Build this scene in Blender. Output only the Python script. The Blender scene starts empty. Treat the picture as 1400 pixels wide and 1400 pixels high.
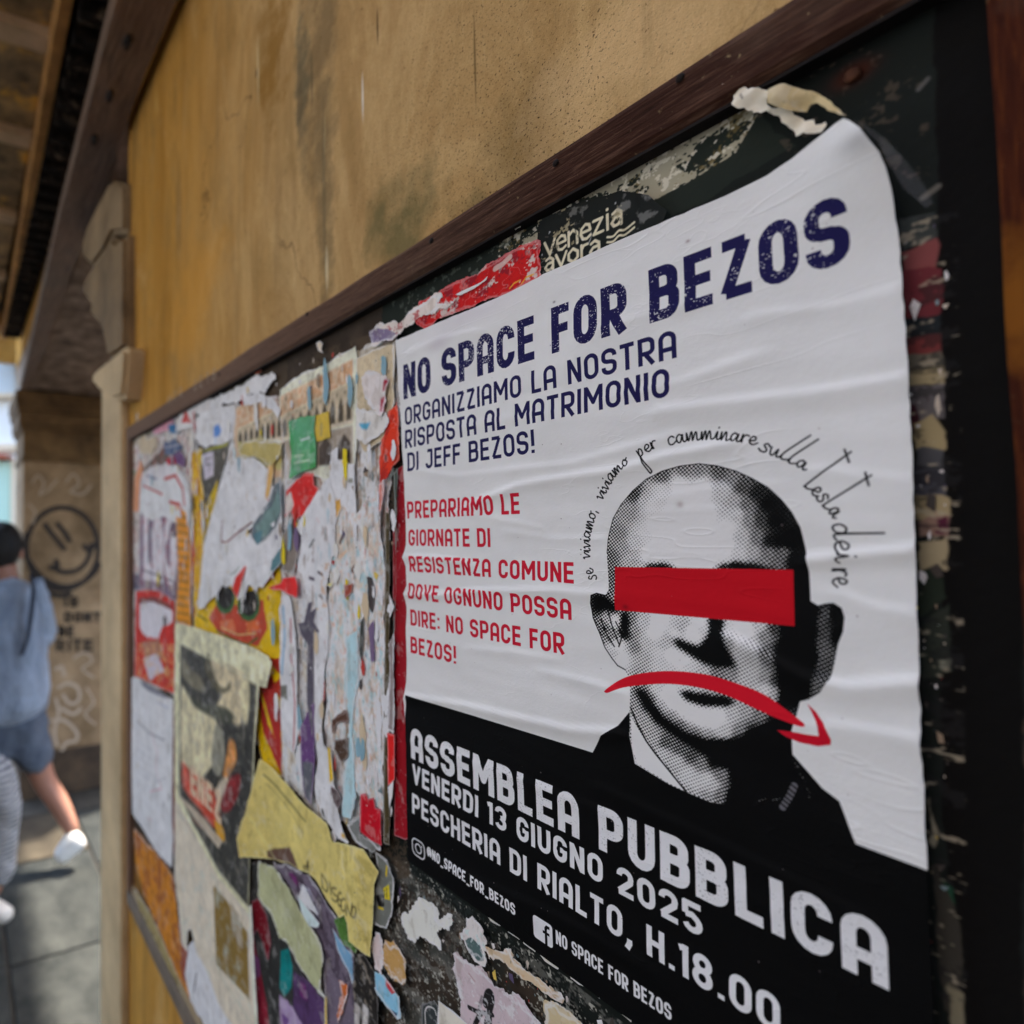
import bpy, bmesh, math, random
import numpy as np
from mathutils import Vector, Matrix, noise as mnoise
from mathutils.geometry import delaunay_2d_cdt
# ---- camera model (photograph is 1400 px wide, optical axis at px 350,700) ----
FPX=847.0; PPX=350.0; PPY=700.0
TH=math.radians(2.15); RO=math.radians(-0.46)
CAM=np.array([0.0,0.0,1.6])
_r0=np.array([1.0,0,0]); _u0=np.array([0,-math.sin(TH),math.cos(TH)]); FWD=np.array([0,math.cos(TH),math.sin(TH)])
RIGHT=math.cos(RO)*_r0+math.sin(RO)*_u0
UP=math.cos(RO)*_u0-math.sin(RO)*_r0
def ray(x,y):
    return FWD+RIGHT*((x-PPX)/FPX)+UP*((PPY-y)/FPX)
# ---- notice board / wall plane frame: u to the right (towards the camera), v up, w out of the wall ----
UA=np.array([0.4357,-0.9001,0.0]); UA/=np.linalg.norm(UA)
VA=np.array([0,0,1.0]); WA=np.cross(UA,VA)
_a=ray(550,735); ORG=CAM+_a*(0.5/ _a.dot(FWD)); ORG[2]=1.6      # eye level, at the poster's left edge
def P(x,y,w=0.0):
    d=ray(x,y); t=((ORG+WA*w-CAM).dot(WA))/d.dot(WA)
    q=CAM+d*t-ORG
    return (float(q.dot(UA)),float(q.dot(VA)))
def Q(u,v,w=0.0):
    p=ORG+UA*u+VA*v+WA*w-CAM
    z=p.dot(FWD)
    return (PPX+FPX*p.dot(RIGHT)/z, PPY-FPX*p.dot(UP)/z)
def G(x,y,z=0.0):   # ray to horizontal plane
    d=ray(x,y); t=(z-CAM[2])/d[2]; return tuple(CAM+d*t)
def D(x,y,dist):    # ray to depth
    d=ray(x,y); return tuple(CAM+d*(dist/d[1]))
# ---------------------------------------------------------------- camera, world, sun, exposure
sc=bpy.context.scene; COL=sc.collection
camd=bpy.data.cameras.new('camera'); cam=bpy.data.objects.new('camera',camd); COL.objects.link(cam); sc.camera=cam
camd.sensor_fit='HORIZONTAL'; camd.sensor_width=36; camd.lens=FPX/1400*36; camd.shift_x=0.25; camd.clip_start=0.01; camd.clip_end=300
M=Matrix.Identity(4)
for i in range(3): M[i][0]=RIGHT[i]; M[i][1]=UP[i]; M[i][2]=-FWD[i]; M[i][3]=CAM[i]
cam.matrix_world=M
camd.dof.use_dof=True; camd.dof.focus_distance=0.37; camd.dof.aperture_fstop=4.9
SUN_DIR=Vector((float(-WA[0]),float(-WA[1]),0)).normalized()*math.cos(math.radians(64))+Vector((-UA[0],-UA[1],0))*0.18; SUN_DIR.z=math.sin(math.radians(64)); SUN_DIR.normalize()
world=bpy.data.worlds.new('World'); sc.world=world; world.use_nodes=True
nt=world.node_tree; sky=nt.nodes.new('ShaderNodeTexSky'); sky.sky_type='NISHITA'; sky.sun_disc=False
sky.sun_elevation=math.asin(SUN_DIR.z); sky.sun_rotation=math.atan2(SUN_DIR.x,SUN_DIR.y); sky.dust_density=3.0; sky.air_density=1.0
bg=nt.nodes['Background']; nt.links.new(sky.outputs[0],bg.inputs[0]); bg.inputs[1].default_value=0.15
sund=bpy.data.lights.new('sun','SUN'); sund.energy=2.0; sund.angle=math.radians(2); sund.color=(1,.93,.84)
sun=bpy.data.objects.new('sun',sund); COL.objects.link(sun); sun.rotation_euler=SUN_DIR.to_track_quat('Z','Y').to_euler()
sc.view_settings.view_transform='Standard'; sc.view_settings.look='None'; sc.view_settings.gamma=1.0; sc.view_settings.use_curve_mapping=False
sc.view_settings.exposure=3.18
sc.render.engine='CYCLES'; sc.cycles.use_denoising=True
# ---------------------------------------------------------------- flat print: a small painter for paper
KL=0.60                                             # photo value of white paper / its albedo
def srgb2lin(c):
    c=np.asarray(c,dtype=np.float32)/255.0
    return np.where(c<=0.04045,c/12.92,((c+0.055)/1.055)**2.4)
def alb(c,k=KL): return np.clip(srgb2lin(c)/k,0.004,0.86).astype(np.float32)
def smooth_noise(h,w,cy,cx,seed):
    r=np.random.RandomState(seed); gy=int(h/cy)+3; gx=int(w/cx)+3
    g=r.rand(gy,gx).astype(np.float32)
    y=np.arange(h,dtype=np.float32)/cy; x=np.arange(w,dtype=np.float32)/cx
    iy=y.astype(int); ix=x.astype(int); fy=y-iy; fx=x-ix
    fy=fy*fy*(3-2*fy); fx=fx*fx*(3-2*fx)
    a=g[iy]*(1-fy)[:,None]+g[iy+1]*fy[:,None]
    return a[:,ix]*(1-fx)+a[:,ix+1]*fx
def fbm(h,w,cell,seed,octs=4,asp=1.0):
    s=np.zeros((h,w),np.float32); a=0.5; t=0
    for i in range(octs):
        if cell<1.2: break
        s+=a*smooth_noise(h,w,max(cell,1),max(cell*asp,1),seed+i*17); t+=a; a*=0.55; cell/=2.1
    return s/t
def sstep(a,b,x): 
    t=np.clip((x-a)/(b-a),0,1); return t*t*(3-2*t)
class Canvas:
    def __init__(s,u0,v0,u1,v1,ppm,col=(190,186,190),mottle=0.04,seed=1,wz=0.0):
        s.u0,s.v0,s.u1,s.v1,s.ppm,s.wz=u0,v0,u1,v1,ppm,wz
        s.w=max(4,int(round((u1-u0)*ppm))); s.h=max(4,int(round((v1-v0)*ppm)))
        s.seed=seed
        s.a=np.empty((s.h,s.w,3),np.float32); s.a[:]=alb(col)
        if mottle:
            n=fbm(s.h,s.w,0.02*ppm,seed,5); s.a*=(1+mottle*2*(n-0.5)*2)[:,:,None]
    def xy(s,p): return ((p[0]-s.u0)*s.ppm,(p[1]-s.v0)*s.ppm)
    def px(s,pts): return [P(x,y,s.wz) for x,y in pts]
    def mix(s,box,m,col):
        y0,y1,x0,x1=box
        s.a[y0:y1,x0:x1]=s.a[y0:y1,x0:x1]*(1-m[:,:,None])+np.asarray(col,np.float32)*m[:,:,None]
    def mask_poly(s,uv,pad=2):
        p=np.array([s.xy(q) for q in uv],np.float64)
        x0=max(0,int(p[:,0].min())-pad); x1=min(s.w,int(p[:,0].max())+pad+1)
        y0=max(0,int(p[:,1].min())-pad); y1=min(s.h,int(p[:,1].max())+pad+1)
        if x1<=x0 or y1<=y0: return None
        W=x1-x0; H=y1-y0; S=3; m=np.zeros((H,W+1),np.float32)
        X=p[:,0]-x0; Y=p[:,1]-y0; X2=np.roll(X,-1); Y2=np.roll(Y,-1)
        for r in range(H*S):
            yy=(r+0.5)/S; c=(Y<=yy)!=(Y2<=yy)
            if not c.any(): continue
            xs=np.sort(X[c]+(yy-Y[c])*(X2[c]-X[c])/(Y2[c]-Y[c])); row=m[r//S]
            for a,b in zip(xs[0::2],xs[1::2]):
                a=min(max(a,0),W-0.001); b=min(max(b,0),W-0.001)
                if b<=a: continue
                ia=int(a); ib=int(b)
                if ia==ib: row[ia]+=(b-a)/S
                else:
                    row[ia]+=(ia+1-a)/S; row[ia+1:ib]+=1.0/S; row[ib]+=(b-ib)/S
        return (y0,y1,x0,x1),np.clip(m[:,:W],0,1)
    def polyuv(s,uv,col,al=1.0,raw=False):
        r=s.mask_poly(uv)
        if r: s.mix(r[0],r[1]*al,col if raw else alb(col))
    def poly(s,pts,col,rag=0.0,al=1.0,seed=None):
        uv=s.px(pts)
        if rag: uv=ragged(uv,rag,seed if seed is not None else int(abs(pts[0][0]*7+pts[0][1]*3)))
        s.polyuv(uv,col,al)
    def lineuv(s,uv,r,col,butt=False,al=1.0,raw=False):
        """stroke; r = half width in metres"""
        p=np.array([s.xy(q) for q in uv],np.float32); R=r*s.ppm
        x0=max(0,int(p[:,0].min()-R-2)); x1=min(s.w,int(p[:,0].max()+R+3))
        y0=max(0,int(p[:,1].min()-R-2)); y1=min(s.h,int(p[:,1].max()+R+3))
        if x1<=x0 or y1<=y0: return
        gx=np.arange(x0,x1,dtype=np.float32)+0.5; gy=np.arange(y0,y1,dtype=np.float32)+0.5
        d=np.full((len(gy),len(gx)),1e9,np.float32); k=int(R+3)
        for i in range(len(p)-1):
            ax,ay=map(float,p[i]); bx,by=map(float,p[i+1]); dx,dy=bx-ax,by-ay; L=dx*dx+dy*dy+1e-9
            i0=max(0,int(min(ax,bx))-k-x0); i1=min(len(gx),int(max(ax,bx))+k+2-x0); j0=max(0,int(min(ay,by))-k-y0); j1=min(len(gy),int(max(ay,by))+k+2-y0)
            if i1<=i0 or j1<=j0: continue
            X=gx[None,i0:i1]-ax; Y=gy[j0:j1,None]-ay
            t=np.clip((X*dx+Y*dy)/L,0,1); s_=d[j0:j1,i0:i1]; np.minimum(s_,np.hypot(X-t*dx,Y-t*dy),out=s_)
        if butt: X,Y=np.meshgrid(gx,gy)
        f=d-R
        if butt and len(p)>1 and np.hypot(*(p[0]-p[-1]))>1.0:
            for (a,b) in ((p[1],p[0]),(p[-2],p[-1])):
                D_=b-a; n=np.hypot(*D_)+1e-9; D_=D_/n
                q=(X-b[0])*D_[0]+(Y-b[1])*D_[1]; near=(np.hypot(X-b[0],Y-b[1])<R*1.6)
                f=np.where(near,np.maximum(f,q),f)
        m=np.clip(0.5-f,0,1)*al
        s.mix((y0,y1,x0,x1),m,col if raw else alb(col))
    def line(s,pts,mm,col,butt=False,al=1.0): s.lineuv(s.px(pts),mm*0.0005,col,butt,al)
    def speck(s,pts,col,cell,thr,al=1.0,asp=1.0,seed=0,soft=0.08):
        """paint remnants: noise thresholded inside a polygon"""
        r=s.mask_poly(s.px(pts))
        if not r: return
        (y0,y1,x0,x1),m=r
        n=fbm(y1-y0,x1-x0,cell*0.001*s.ppm,seed or s.seed,5,asp)+.26*(smooth_noise(y1-y0,x1-x0,max(1,.0011*s.ppm),max(1,.0013*s.ppm),seed+5)-.5)+.14*(smooth_noise(y1-y0,x1-x0,max(1,.003*s.ppm),max(1,.003*s.ppm),seed+6)-.5)
        edge=sstep(0,1,m)
        s.mix((y0,y1,x0,x1),edge*sstep(thr,thr+soft,n)*al,alb(col))
    def blur(s,mm,grain=0.0):
        r=max(1,int(mm*.001*s.ppm*.5))
        for _ in range(3):
            for ax in (0,1):
                p=np.concatenate([np.repeat(np.take(s.a,[0],ax),r+1,ax),s.a,np.repeat(np.take(s.a,[-1],ax),r,ax)],ax); c=np.cumsum(p,ax,dtype=np.float64); k=2*r+1
                s.a=((np.take(c,range(k,c.shape[ax]),ax)-np.take(c,range(0,c.shape[ax]-k),ax))/k).astype(np.float32)
        if grain:
            g=1+grain*((fbm(s.h,s.w,.012*s.ppm,s.seed+9,5)-.5)*3.2+(smooth_noise(s.h,s.w,max(1,.001*s.ppm),max(1,.001*s.ppm),s.seed+10)-.5)*.6); s.a*=np.clip(g,.3,1.8)[:,:,None]
    def smudge(s,x,y,rx,ry,col,al=0.5,seed=3):
        """soft stain; centre in photo px, radii in mm"""
        c=s.xy(P(x,y,s.wz)); X=(np.arange(s.w)-c[0])/(rx*0.001*s.ppm); Y=(np.arange(s.h)-c[1])/(ry*0.001*s.ppm)
        g=np.exp(-(X[None,:]**2+Y[:,None]**2))*al
        s.a=s.a*(1-g[:,:,None])+alb(col)*g[:,:,None]
    def text(s,txt,u0,u1,v0,v1,col,t=0.17,gap=0.13,distress=0,tx=None):
        """condensed capitals between u0..u1 with baseline v0 and cap line v1"""
        ws=[GLYPH(ch,t)[0] for ch in txt]; tot=sum(ws)+gap*(len(txt)-1)
        H=v1-v0; sx=(u1-u0)/tot; x=0
        c=alb(col)
        bk=s.a.copy() if distress else None
        for ch,w_ in zip(txt,ws):
            for st in GLYPH(ch,t)[1]:
                uv=[(u0+(x+px_)*sx, v0+py_*H) for px_,py_ in st]
                s.lineuv(uv,t*0.5*(sx*0.62+H*0.38) if tx is None else tx,c,butt=True,raw=True)
            x+=w_+gap
        if distress:
            n=smooth_noise(s.h,s.w,0.0006*s.ppm,0.0007*s.ppm,77); n2=fbm(s.h,s.w,0.010*s.ppm,78,3)
            k=sstep(0.86,0.93,n+0.55*(n2-0.5))*distress
            s.a=s.a*(1-k[:,:,None])+bk*k[:,:,None]
def ragged(uv,amp,seed,step=0.004):
    r=np.random.RandomState(seed%100000); out=[]; n=len(uv)
    if amp>.0004: return _torn(uv,amp,r)
    for i in range(n):
        a=np.array(uv[i]); b=np.array(uv[(i+1)%n]); L=float(np.hypot(*(b-a))); k=max(1,int(L/step))
        nn=np.array([-(b-a)[1],(b-a)[0]])/(L+1e-9)
        for j in range(k):
            p=a+(b-a)*j/k; q=(r.rand()-0.5)*2*amp
            out.append(tuple(p+nn*q+(b-a)/(L+1e-9)*(r.rand()-0.5)*amp*0.6))
    return out
def _torn(uv,amp,r):
    # torn edge: slow wander plus fine nibbled teeth
    q=[]; n=len(uv)
    for i in range(n):
        a=np.array(uv[i]); b=np.array(uv[(i+1)%n]); L=float(np.hypot(*(b-a))); k=max(1,int(L/.0016))
        for j in range(k): q.append((a+(b-a)*j/k,(b-a)/(L+1e-9)))
    m=len(q); 
    def loop(c): 
        g=r.rand(max(3,int(m/c)))-.5; x=np.arange(m)/m*len(g); i=x.astype(int); f=x-i; f=f*f*(3-2*f); return g[i%len(g)]*(1-f)+g[(i+1)%len(g)]*f
    d=amp*(1.3*loop(9)+.8*loop(3.5)+.55*(r.rand(m)-.5)*(r.rand(m)<.6)); e=amp*.5*loop(2.5)
    return [(float(p[0]-t[1]*d[i]+t[0]*e[i]),float(p[1]+t[0]*d[i]+t[1]*e[i])) for i,(p,t) in enumerate(q)]
def _arc(cx,cy,rx,ry,a0,a1,n=8):
    return [(cx+rx*math.cos(math.radians(a0+(a1-a0)*i/n)),cy+ry*math.sin(math.radians(a0+(a1-a0)*i/n))) for i in range(n+1)]
_GC={}
def GLYPH(ch,t):
    k=(ch,t)
    if k in _GC: return _GC[k]
    h=t/2*0.8; W=0.50; L=h; R=W-h; B=t*0.5; T=1-B; c=(L+R)/2; rx=(R-L)/2; ry=0.22; g=[]
    if ch==' ': _GC[k]=(0.22,[]); return _GC[k]
    if ch in 'O0': g=[_arc(c,T-ry,rx,ry,0,180)+_arc(c,B+ry,rx,ry,180,360)+[(c+rx,T-ry)]]
    elif ch=='C': g=[[(R,0.66)]+_arc(c,T-ry,rx,ry,0,180)+_arc(c,B+ry,rx,ry,180,360)+[(R,0.34)]]
    elif ch=='G': g=[[(R,0.68)]+_arc(c,T-ry,rx,ry,0,180)+_arc(c,B+ry,rx,ry,180,360)+[(R,0.47),(c,0.47)]]
    elif ch=='A': g=[[(L,0)]+_arc(c,T-ry,rx,ry,180,0)+[(R,0)],[(L,0.36),(R,0.36)]]
    elif ch=='U': g=[[(L,1)]+_arc(c,B+ry,rx,ry,180,360)+[(R,1)]]
    elif ch=='J': W=0.44; R=W-h; c=(L+R)/2; rx=(R-L)/2; g=[[(L,0.28)]+_arc(c,B+ry*.8,rx,ry*.8,180,360)+[(R,T),(L+.06,T)]]
    elif ch=='D': g=[[(L+0.02,B)]+[(c-.02,B)]+_arc(R-0.18,B+0.2,0.18,0.2,270,360)+_arc(R-0.18,T-0.2,0.18,0.2,0,90)+[(L+0.02,T)],[(L,0),(L,1)]]
    elif ch=='B': g=[[(L+.02,B)]+_arc(R-0.15,B+0.155,0.15,0.155,270,360)+_arc(R-0.15,0.52-0.12,0.15,0.12,0,90)+[(L+.02,0.52)],
                     [(L+.02,0.52)]+_arc(R-0.17,0.52+0.12,0.15,0.12,270,360)+_arc(R-0.17,T-0.155,0.15,0.155,0,90)+[(L+.02,T)],[(L,0),(L,1)]]
    elif ch in 'PR':
        g=[[(L+.02,0.42)]+_arc(R-0.16,0.42+0.15,0.16,0.15,270,360)+_arc(R-0.16,T-0.17,0.16,0.17,0,90)+[(L+.02,T)],[(L,0),(L,1)]]
        if ch=='R': g.append([(L+0.15,0.42),(R+.01,0)])
    elif ch=='E': W=.44; R=W; g=[[(L,0),(L,1)],[(L,B),(R,B)],[(L,0.51),(R-.03,0.51)],[(L,T),(R,T)]]
    elif ch=='F': W=.42; R=W; g=[[(L,0),(L,1)],[(L,0.50),(R-.03,0.50)],[(L,T),(R,T)]]
    elif ch=='H': g=[[(L,0),(L,1)],[(R,0),(R,1)],[(L,0.5),(R,0.5)]]
    elif ch=='I': W=t*.8; g=[[(W/2,0),(W/2,1)]]
    elif ch=='L': W=.40; g=[[(L,0),(L,1)],[(L,B),(W,B)]]
    elif ch=='M': W=.66; R=W-h; g=[[(L,0),(L,1)],[(R,0),(R,1)],[(L+.02,0.93),(W/2,0.36),(R-.02,0.93)]]
    elif ch=='N': g=[[(L,0),(L,1)],[(R,0),(R,1)],[(L+.02,0.93),(R-.02,0.07)]]
    elif ch=='S': g=[[(L,0.30)]+_arc(c,B+0.17,rx,0.17,180,360)+_arc(c,0.36,rx,0.14,0,70)+_arc(c,0.64,rx,0.14,250,180)+_arc(c,T-0.17,rx,0.17,180,0)+[(R,0.70)]]
    elif ch=='T': W=.46; g=[[(0,T),(W,T)],[(W/2,0),(W/2,1)]]
    elif ch=='V': g=[[(L-.02,1),(c,0.06),(R+.02,1)]]
    elif ch=='Z': W=.46; R=W-h; g=[[(L-.04,T),(R,T)],[(L,B),(W,B)],[(R-.01,T),(L+.01,B)]]
    elif ch=='1': W=.24; g=[[(W-h,0),(W-h,1)],[(W-h,T),(0,T-.06)]]
    elif ch=='2': g=[[(L,0.68)]+_arc(c,T-0.2,rx,0.2,180,0)+[(R-.02,.56),(L,B+.04)],[(L-.03,B),(W,B)]]
    elif ch=='3': g=[[(L,0.72)]+_arc(c,T-0.18,rx,0.18,180,0)+[(R-.02,.56),(c,.52)],[(c,.52)]+_arc(c,B+.2,rx,0.2,60,0)+_arc(c,B+0.18,rx,0.18,0,-170)]
    elif ch=='5': g=[[(W-.03,T),(L,T),(L,.55)],[(L,.54),(c,.58)]+_arc(c,B+.22,rx,0.22,50,-165)]
    elif ch=='8': g=[_arc(c,T-.2,rx*.92,.2,0,360,20),_arc(c,B+.22,rx,.22,0,360,20)]
    elif ch=='!': W=t; g=[[(W/2,.3),(W/2,1)],[(W/2,0),(W/2,.14)]]
    elif ch=='.': W=t; g=[[(W/2,0),(W/2,.15)]]
    elif ch==',': W=t; g=[[(W/2+.02,.15),(W/2+.02,.02),(W/2-.07,-.20)]]
    elif ch==':': W=t; g=[[(W/2,.1),(W/2,.25)],[(W/2,.6),(W/2,.75)]]
    elif ch=='_': W=.4; g=[[(0,-.05),(W,-.05)]]
    elif ch=='@': W=.62; g=[_arc(.31,.5,.27,.44,-60,250,20),_arc(.31,.5,.12,.2,0,360,12),[(.43,.66),(.43,.34),(.52,.34)]]
    _GC[k]=(W,g); return _GC[k]
# ---------------------------------------------------------------- the big poster's print
PU0,PU1,PV0,PV1=-0.0005,0.297,-0.2585,0.162
NAVY=(25,22,62); RED=(150,16,34); INK=(7,7,7); WHT=(195,190,187)
def zz(pts,ox,oy,s): return [(ox+x*s,oy+y*s) for x,y in pts]
TONES=[(930,690,0),(960,700,0),(930,740,0),(900,720,.03),(960,750,0),(985,740,0),(960,668,.06),(930,662,.1),(905,672,.25),(890,692,.2),
(845,730,.6),(850,750,.55),(836,760,.7),(835,790,.7),(860,700,.55),(870,740,.35),(882,730,.2),(890,755,.06),(862,765,.45),(880,682,.45),(868,676,.8),(905,650,.7),(935,643,.62),(955,640,.6),(985,643,.75),
(1000,655,.62),(990,670,.38),(1015,665,.8),(1005,685,.5),(1020,690,.68),(1035,675,.92),(1050,690,1),(1008,705,.35),(1025,710,.6),(1040,710,.85),(1060,710,1),(998,720,.15),(1015,735,.4),(1035,735,.65),(1052,740,.95),(1065,740,1),(1080,740,1.05),(993,745,.05),(1010,755,.3),(1030,755,.5),(1050,757,.66),(1070,757,.72),(1085,765,1),(1060,770,.7),(1095,780,1.1),(1045,770,.6),(985,765,.15),(960,770,.1),(940,770,.05),
(862,845,.6),(866,860,.55),(880,850,.35),(900,850,.03),(895,866,.05),(885,880,.35),(880,900,.45),(875,920,.5),(868,885,.6),(903,890,.22),(915,876,.42),(906,884,.38),(930,860,.45),(937,852,.42),(925,866,.12),(917,895,.03),(930,905,.03),(905,905,.28),(920,915,.25),(945,860,.03),(955,850,.03),(960,862,.25),(950,870,.1),
(1000,850,.2),(1015,855,.02),(1022,864,.08),(1036,855,.35),(1012,875,.25),(1025,880,.38),(1045,870,.6),(1060,860,.85),(1000,880,.55),(1010,900,.45),(1030,900,.48),(1050,895,.72),(1065,890,.95),(1075,900,1.1),(1030,920,.42),(1045,925,.55),(1062,930,.85),(1020,925,.42),(1000,920,.6),(1045,945,.3),(1058,948,.5),(1075,955,1),(960,922,.4),(940,915,.25),(980,920,.65),
(1095,830,1.1),(1110,840,1.05),(1140,840,1.05),(1132,840,.8),(1120,850,.82),(1128,880,.78),(1122,905,.82),(1131,868,.84),(1126,893,.76),(1110,900,1.1),(1145,870,1.1),(1118,942,.76),(1110,950,.8),(1100,940,1.1),(1095,880,1.1),
(900,942,.25),(910,950,.05),(922,960,0),(940,975,.03),(960,982,0),(975,987,.02),(985,980,.12),(1000,975,.4),(1020,970,.52),(1040,975,.65),(1060,985,.95),(990,1000,.35),(1010,1000,.6),(1030,1005,1),(1050,1005,1.1),(902,965,.45),(915,980,.55),(930,992,.65),(950,1003,.6),(970,1005,.5),(880,945,.6),(890,955,.6),
(870,962,.55),(873,985,.5),(880,1002,.5),(893,1012,.5),(905,1030,.42),(925,1042,.42),(940,1058,.33),(950,1070,.35),(965,1066,.32),(975,1075,.42),(985,1085,.65),(987,1060,.65),(1005,1060,1),(960,1046,.62),(930,1022,.75),(945,1033,.8),(975,1040,1),(990,1040,1.1),(1002,1090,1.1),(910,1015,.75),(917,1055,.5),(940,1083,.5),(965,1090,.55),
(815,820,.85),(820,832,.9),(830,842,.5),(842,848,.15),(835,870,.6),(845,882,.1),(849,900,.08),(856,850,.85),(856,866,.8),(843,833,.5),(826,860,.7),(840,895,.3)]
HEAD=[(830,756),(832,731),(838,709),(849,690),(865,671),(884,655),(906,644),(931,637),(956,634),(981,637),(1006,644),(1028,654),(1050,666),(1069,684),(1083,701),(1094,721),(1101,750),(1106,781),(1108,822),(1118,828),(1129,825),(1141,824),(1152,831),(1156,844),(1154,863),(1146,882),(1141,907),(1135,929),(1123,946),(1107,956),(1094,959),(1090,976),(1083,998),(1084,1031),(1110,1090),(990,1099),(973,1097),(939,1083),(915,1072),(870,1044),(861,1007),(861,975),(862,954),(861,938),(855,916),(844,910),(837,901),(827,885),(819,863),(811,844),(808,825),(810,814),(818,811),(830,814),(833,806)]
BLACK=[[(556,950),(810,1029),(823,1005.5),(845,992),(861,973),(861,1007),(868,1044),(915,1072),(939,1083),(973,1097),(990,1099),(1003,1060),(1000,1030),(1084,1031),(1124,1077),(1148,1095),(1171,1153),(1275,1190),(1400,1230),(1400,1800),(540,1180)],
 [(878,779),(886,772),(905,768.5),(920,774),(928,780)],[(972,780),(985,772),(1003,768),(1025,770),(1050,776),(1072,783)],
 [(920,875),(925,872),(935,876),(955,884),(966,873),(971,860),(966,846),(976,841),(990,847),(988,862),(991,880),(1001,900),(1006,911),(985,913),(965,907),(945,897),(928,886)],
 [(925,945),(940,944),(960,948),(980,950),(1000,953),(1006,962),(985,967),(960,965),(942,959)],
 [(866,940),(882,945),(893,962),(910,982),(935,1000),(965,1010),(1000,1010),(1030,1000),(1060,985),(1090,990),(1084,1040),(1110,1090),(1000,1092),(1003,1055),(985,1035),(960,1030),(925,1008),(900,990),(882,970)],
 [(1070,850),(1108,822),(1118,838),(1112,900),(1106,950),(1092,962),(1066,965),(1064,900)],
 [(850,838),(857,836),(859,850),(858,868),(856,880),(850,856)],[(812,814),(830,817),(842,828),(848,838),(838,838),(824,830),(814,834)]]
SWOOSH=[(827,945),(843,932),(865,923),(899,918),(931,918),(969,923),(1006,934),(1044,949),(1075,970),(1094,984),(1101,990),(1100,993),(1091,992),(1063,982),(1031,968),(994,951),(956,940),(918,935),(884,936),(852,940),(832,947)]
ARROW=[(1104,962),(1116,973),(1129,992),(1138,1011),(1137,1018),(1119,1020),(1094,1015),(1075,1007),(1063,998),(1082,1000),(1104,1004),(1121,1006),(1119,992),(1110,973)]
CURS={ # small cursive alphabet, x-height 1
's':(.9,[[(.75,.85),(.5,1.1),(.25,.8),(.55,.4),(.5,.02),(.15,-.05),(-.1,.15)]]),'e':(.9,[[(.1,.4),(.6,.55),(.65,.9),(.4,1),(.15,.6),(.2,.15),(.5,0),(.9,.3)]]),
'v':(.8,[[(0,.8),(.15,.95),(.25,.1),(.35,.05),(.7,.85),(.85,.8)]]),'i':(.5,[[(0,.2),(.2,.95),(.2,.1),(.35,0),(.5,.2)],[(.3,1.45),(.32,1.5)]]),
'a':(1.0,[[(.65,.8),(.4,1),(.1,.6),(.15,.1),(.4,.1),(.7,.9),(.65,.2),(.8,0),(1,.2)]]),'m':(1.3,[[(0,.1),(.12,.95),(.15,0),(.4,.95),(.5,.9),(.52,0),(.8,.95),(.92,.85),(.95,.1),(1.1,0),(1.3,.2)]]),
'o':(.85,[[(.5,1),(.15,.7),(.15,.1),(.45,0),(.7,.5),(.5,1),(.7,.8),(.95,.9)]]),'p':(.95,[[(.15,1),(.05,-2.4),(.18,-2.75),(.38,-2.5),(.3,-1.0),(.15,.2),(.45,1),(.7,.8),(.55,.2),(.25,.05)]]),
'r':(.7,[[(0,.1),(.12,1),(.15,.05)],[(.15,.6),(.4,1),(.7,.95)]]),'c':(.8,[[(.7,.8),(.5,1),(.15,.7),(.15,.1),(.45,0),(.8,.3)]]),'n':(.95,[[(0,.1),(.12,.95),(.15,0),(.45,.95),(.58,.85),(.6,.1),(.75,0),(.95,.2)]]),
'u':(.95,[[(0,.9),(.05,.15),(.3,0),(.6,.9),(.6,.15),(.75,0),(.95,.2)]]),'l':(.75,[[(0,.1),(.3,1.2),(1.5,4.2)],[(.1,.5),(.12,.05),(.35,0),(.75,.3)]]),'t':(.8,[[(.9,6.0),(.1,.5),(.15,.05),(.4,0),(.8,.3)],[(.3,5.7),(1.5,5.1)]]),'d':(1.0,[[(.6,.85),(.35,1),(.08,.6),(.12,.1),(.35,.05),(.6,.6),(.8,3.7),(.66,.5),(.75,.05),(1,.2)]]),',':(.5,[[(.2,.1),(.1,-.4)]]),' ':(.5,[])}
def cursive(cv,word,base,xh):
    """letters set along a polyline baseline given in photo px; xh in px"""
    b=np.array(base,float); seg=np.hypot(*(b[1:]-b[:-1]).T); cum=np.r_[0,np.cumsum(seg)]; L=cum[-1]
    tot=sum(CURS[c][0] for c in word); x=0
    for ch in word:
        w_,sts=CURS[ch]
        for st in sts:
            o=[]
            for (a,c) in st:
                s=(x+a)/tot*L; i=min(max(int(np.searchsorted(cum,s)-1),0),len(seg)-1)
                t=(s-cum[i])/seg[i]; p=b[i]+(b[i+1]-b[i])*t; d=(b[i+1]-b[i])/seg[i]
                n=np.array([d[1],-d[0]]); q=p+n*c*xh; o.append(tuple(q))
            cv.lineuv(cv.px(chaikin(o)),0.00038,INK)
        x+=w_
def chaikin(p,n=2):
    p=[tuple(map(float,a)) for a in p]; q=[p[0]]+p+[p[-1]]; out=[]
    for i in range(len(p)-1):
        a,b,c,d=[np.array(x) for x in q[i:i+4]]
        for k in range(5):
            t=k/5; out.append(tuple(0.5*((2*b)+(c-a)*t+(2*a-5*b+4*c-d)*t*t+(3*b-a-3*c+d)*t**3)))
    return out+[p[-1]]
def proj_grid(cv,y0,y1,x0,x1):
    """photo-plane coordinates of every texel (the portrait was measured there)"""
    uu=cv.u0+(np.arange(x0,x1)+.5)/cv.ppm; vv=cv.v0+(np.arange(y0,y1)+.5)/cv.ppm
    U,V=np.meshgrid(uu,vv); p=ORG[None,None]+U[...,None]*UA+V[...,None]*VA-CAM
    z=p@FWD; return (PPX+FPX*(p@RIGHT)/z,PPY-FPX*(p@UP)/z)
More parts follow.
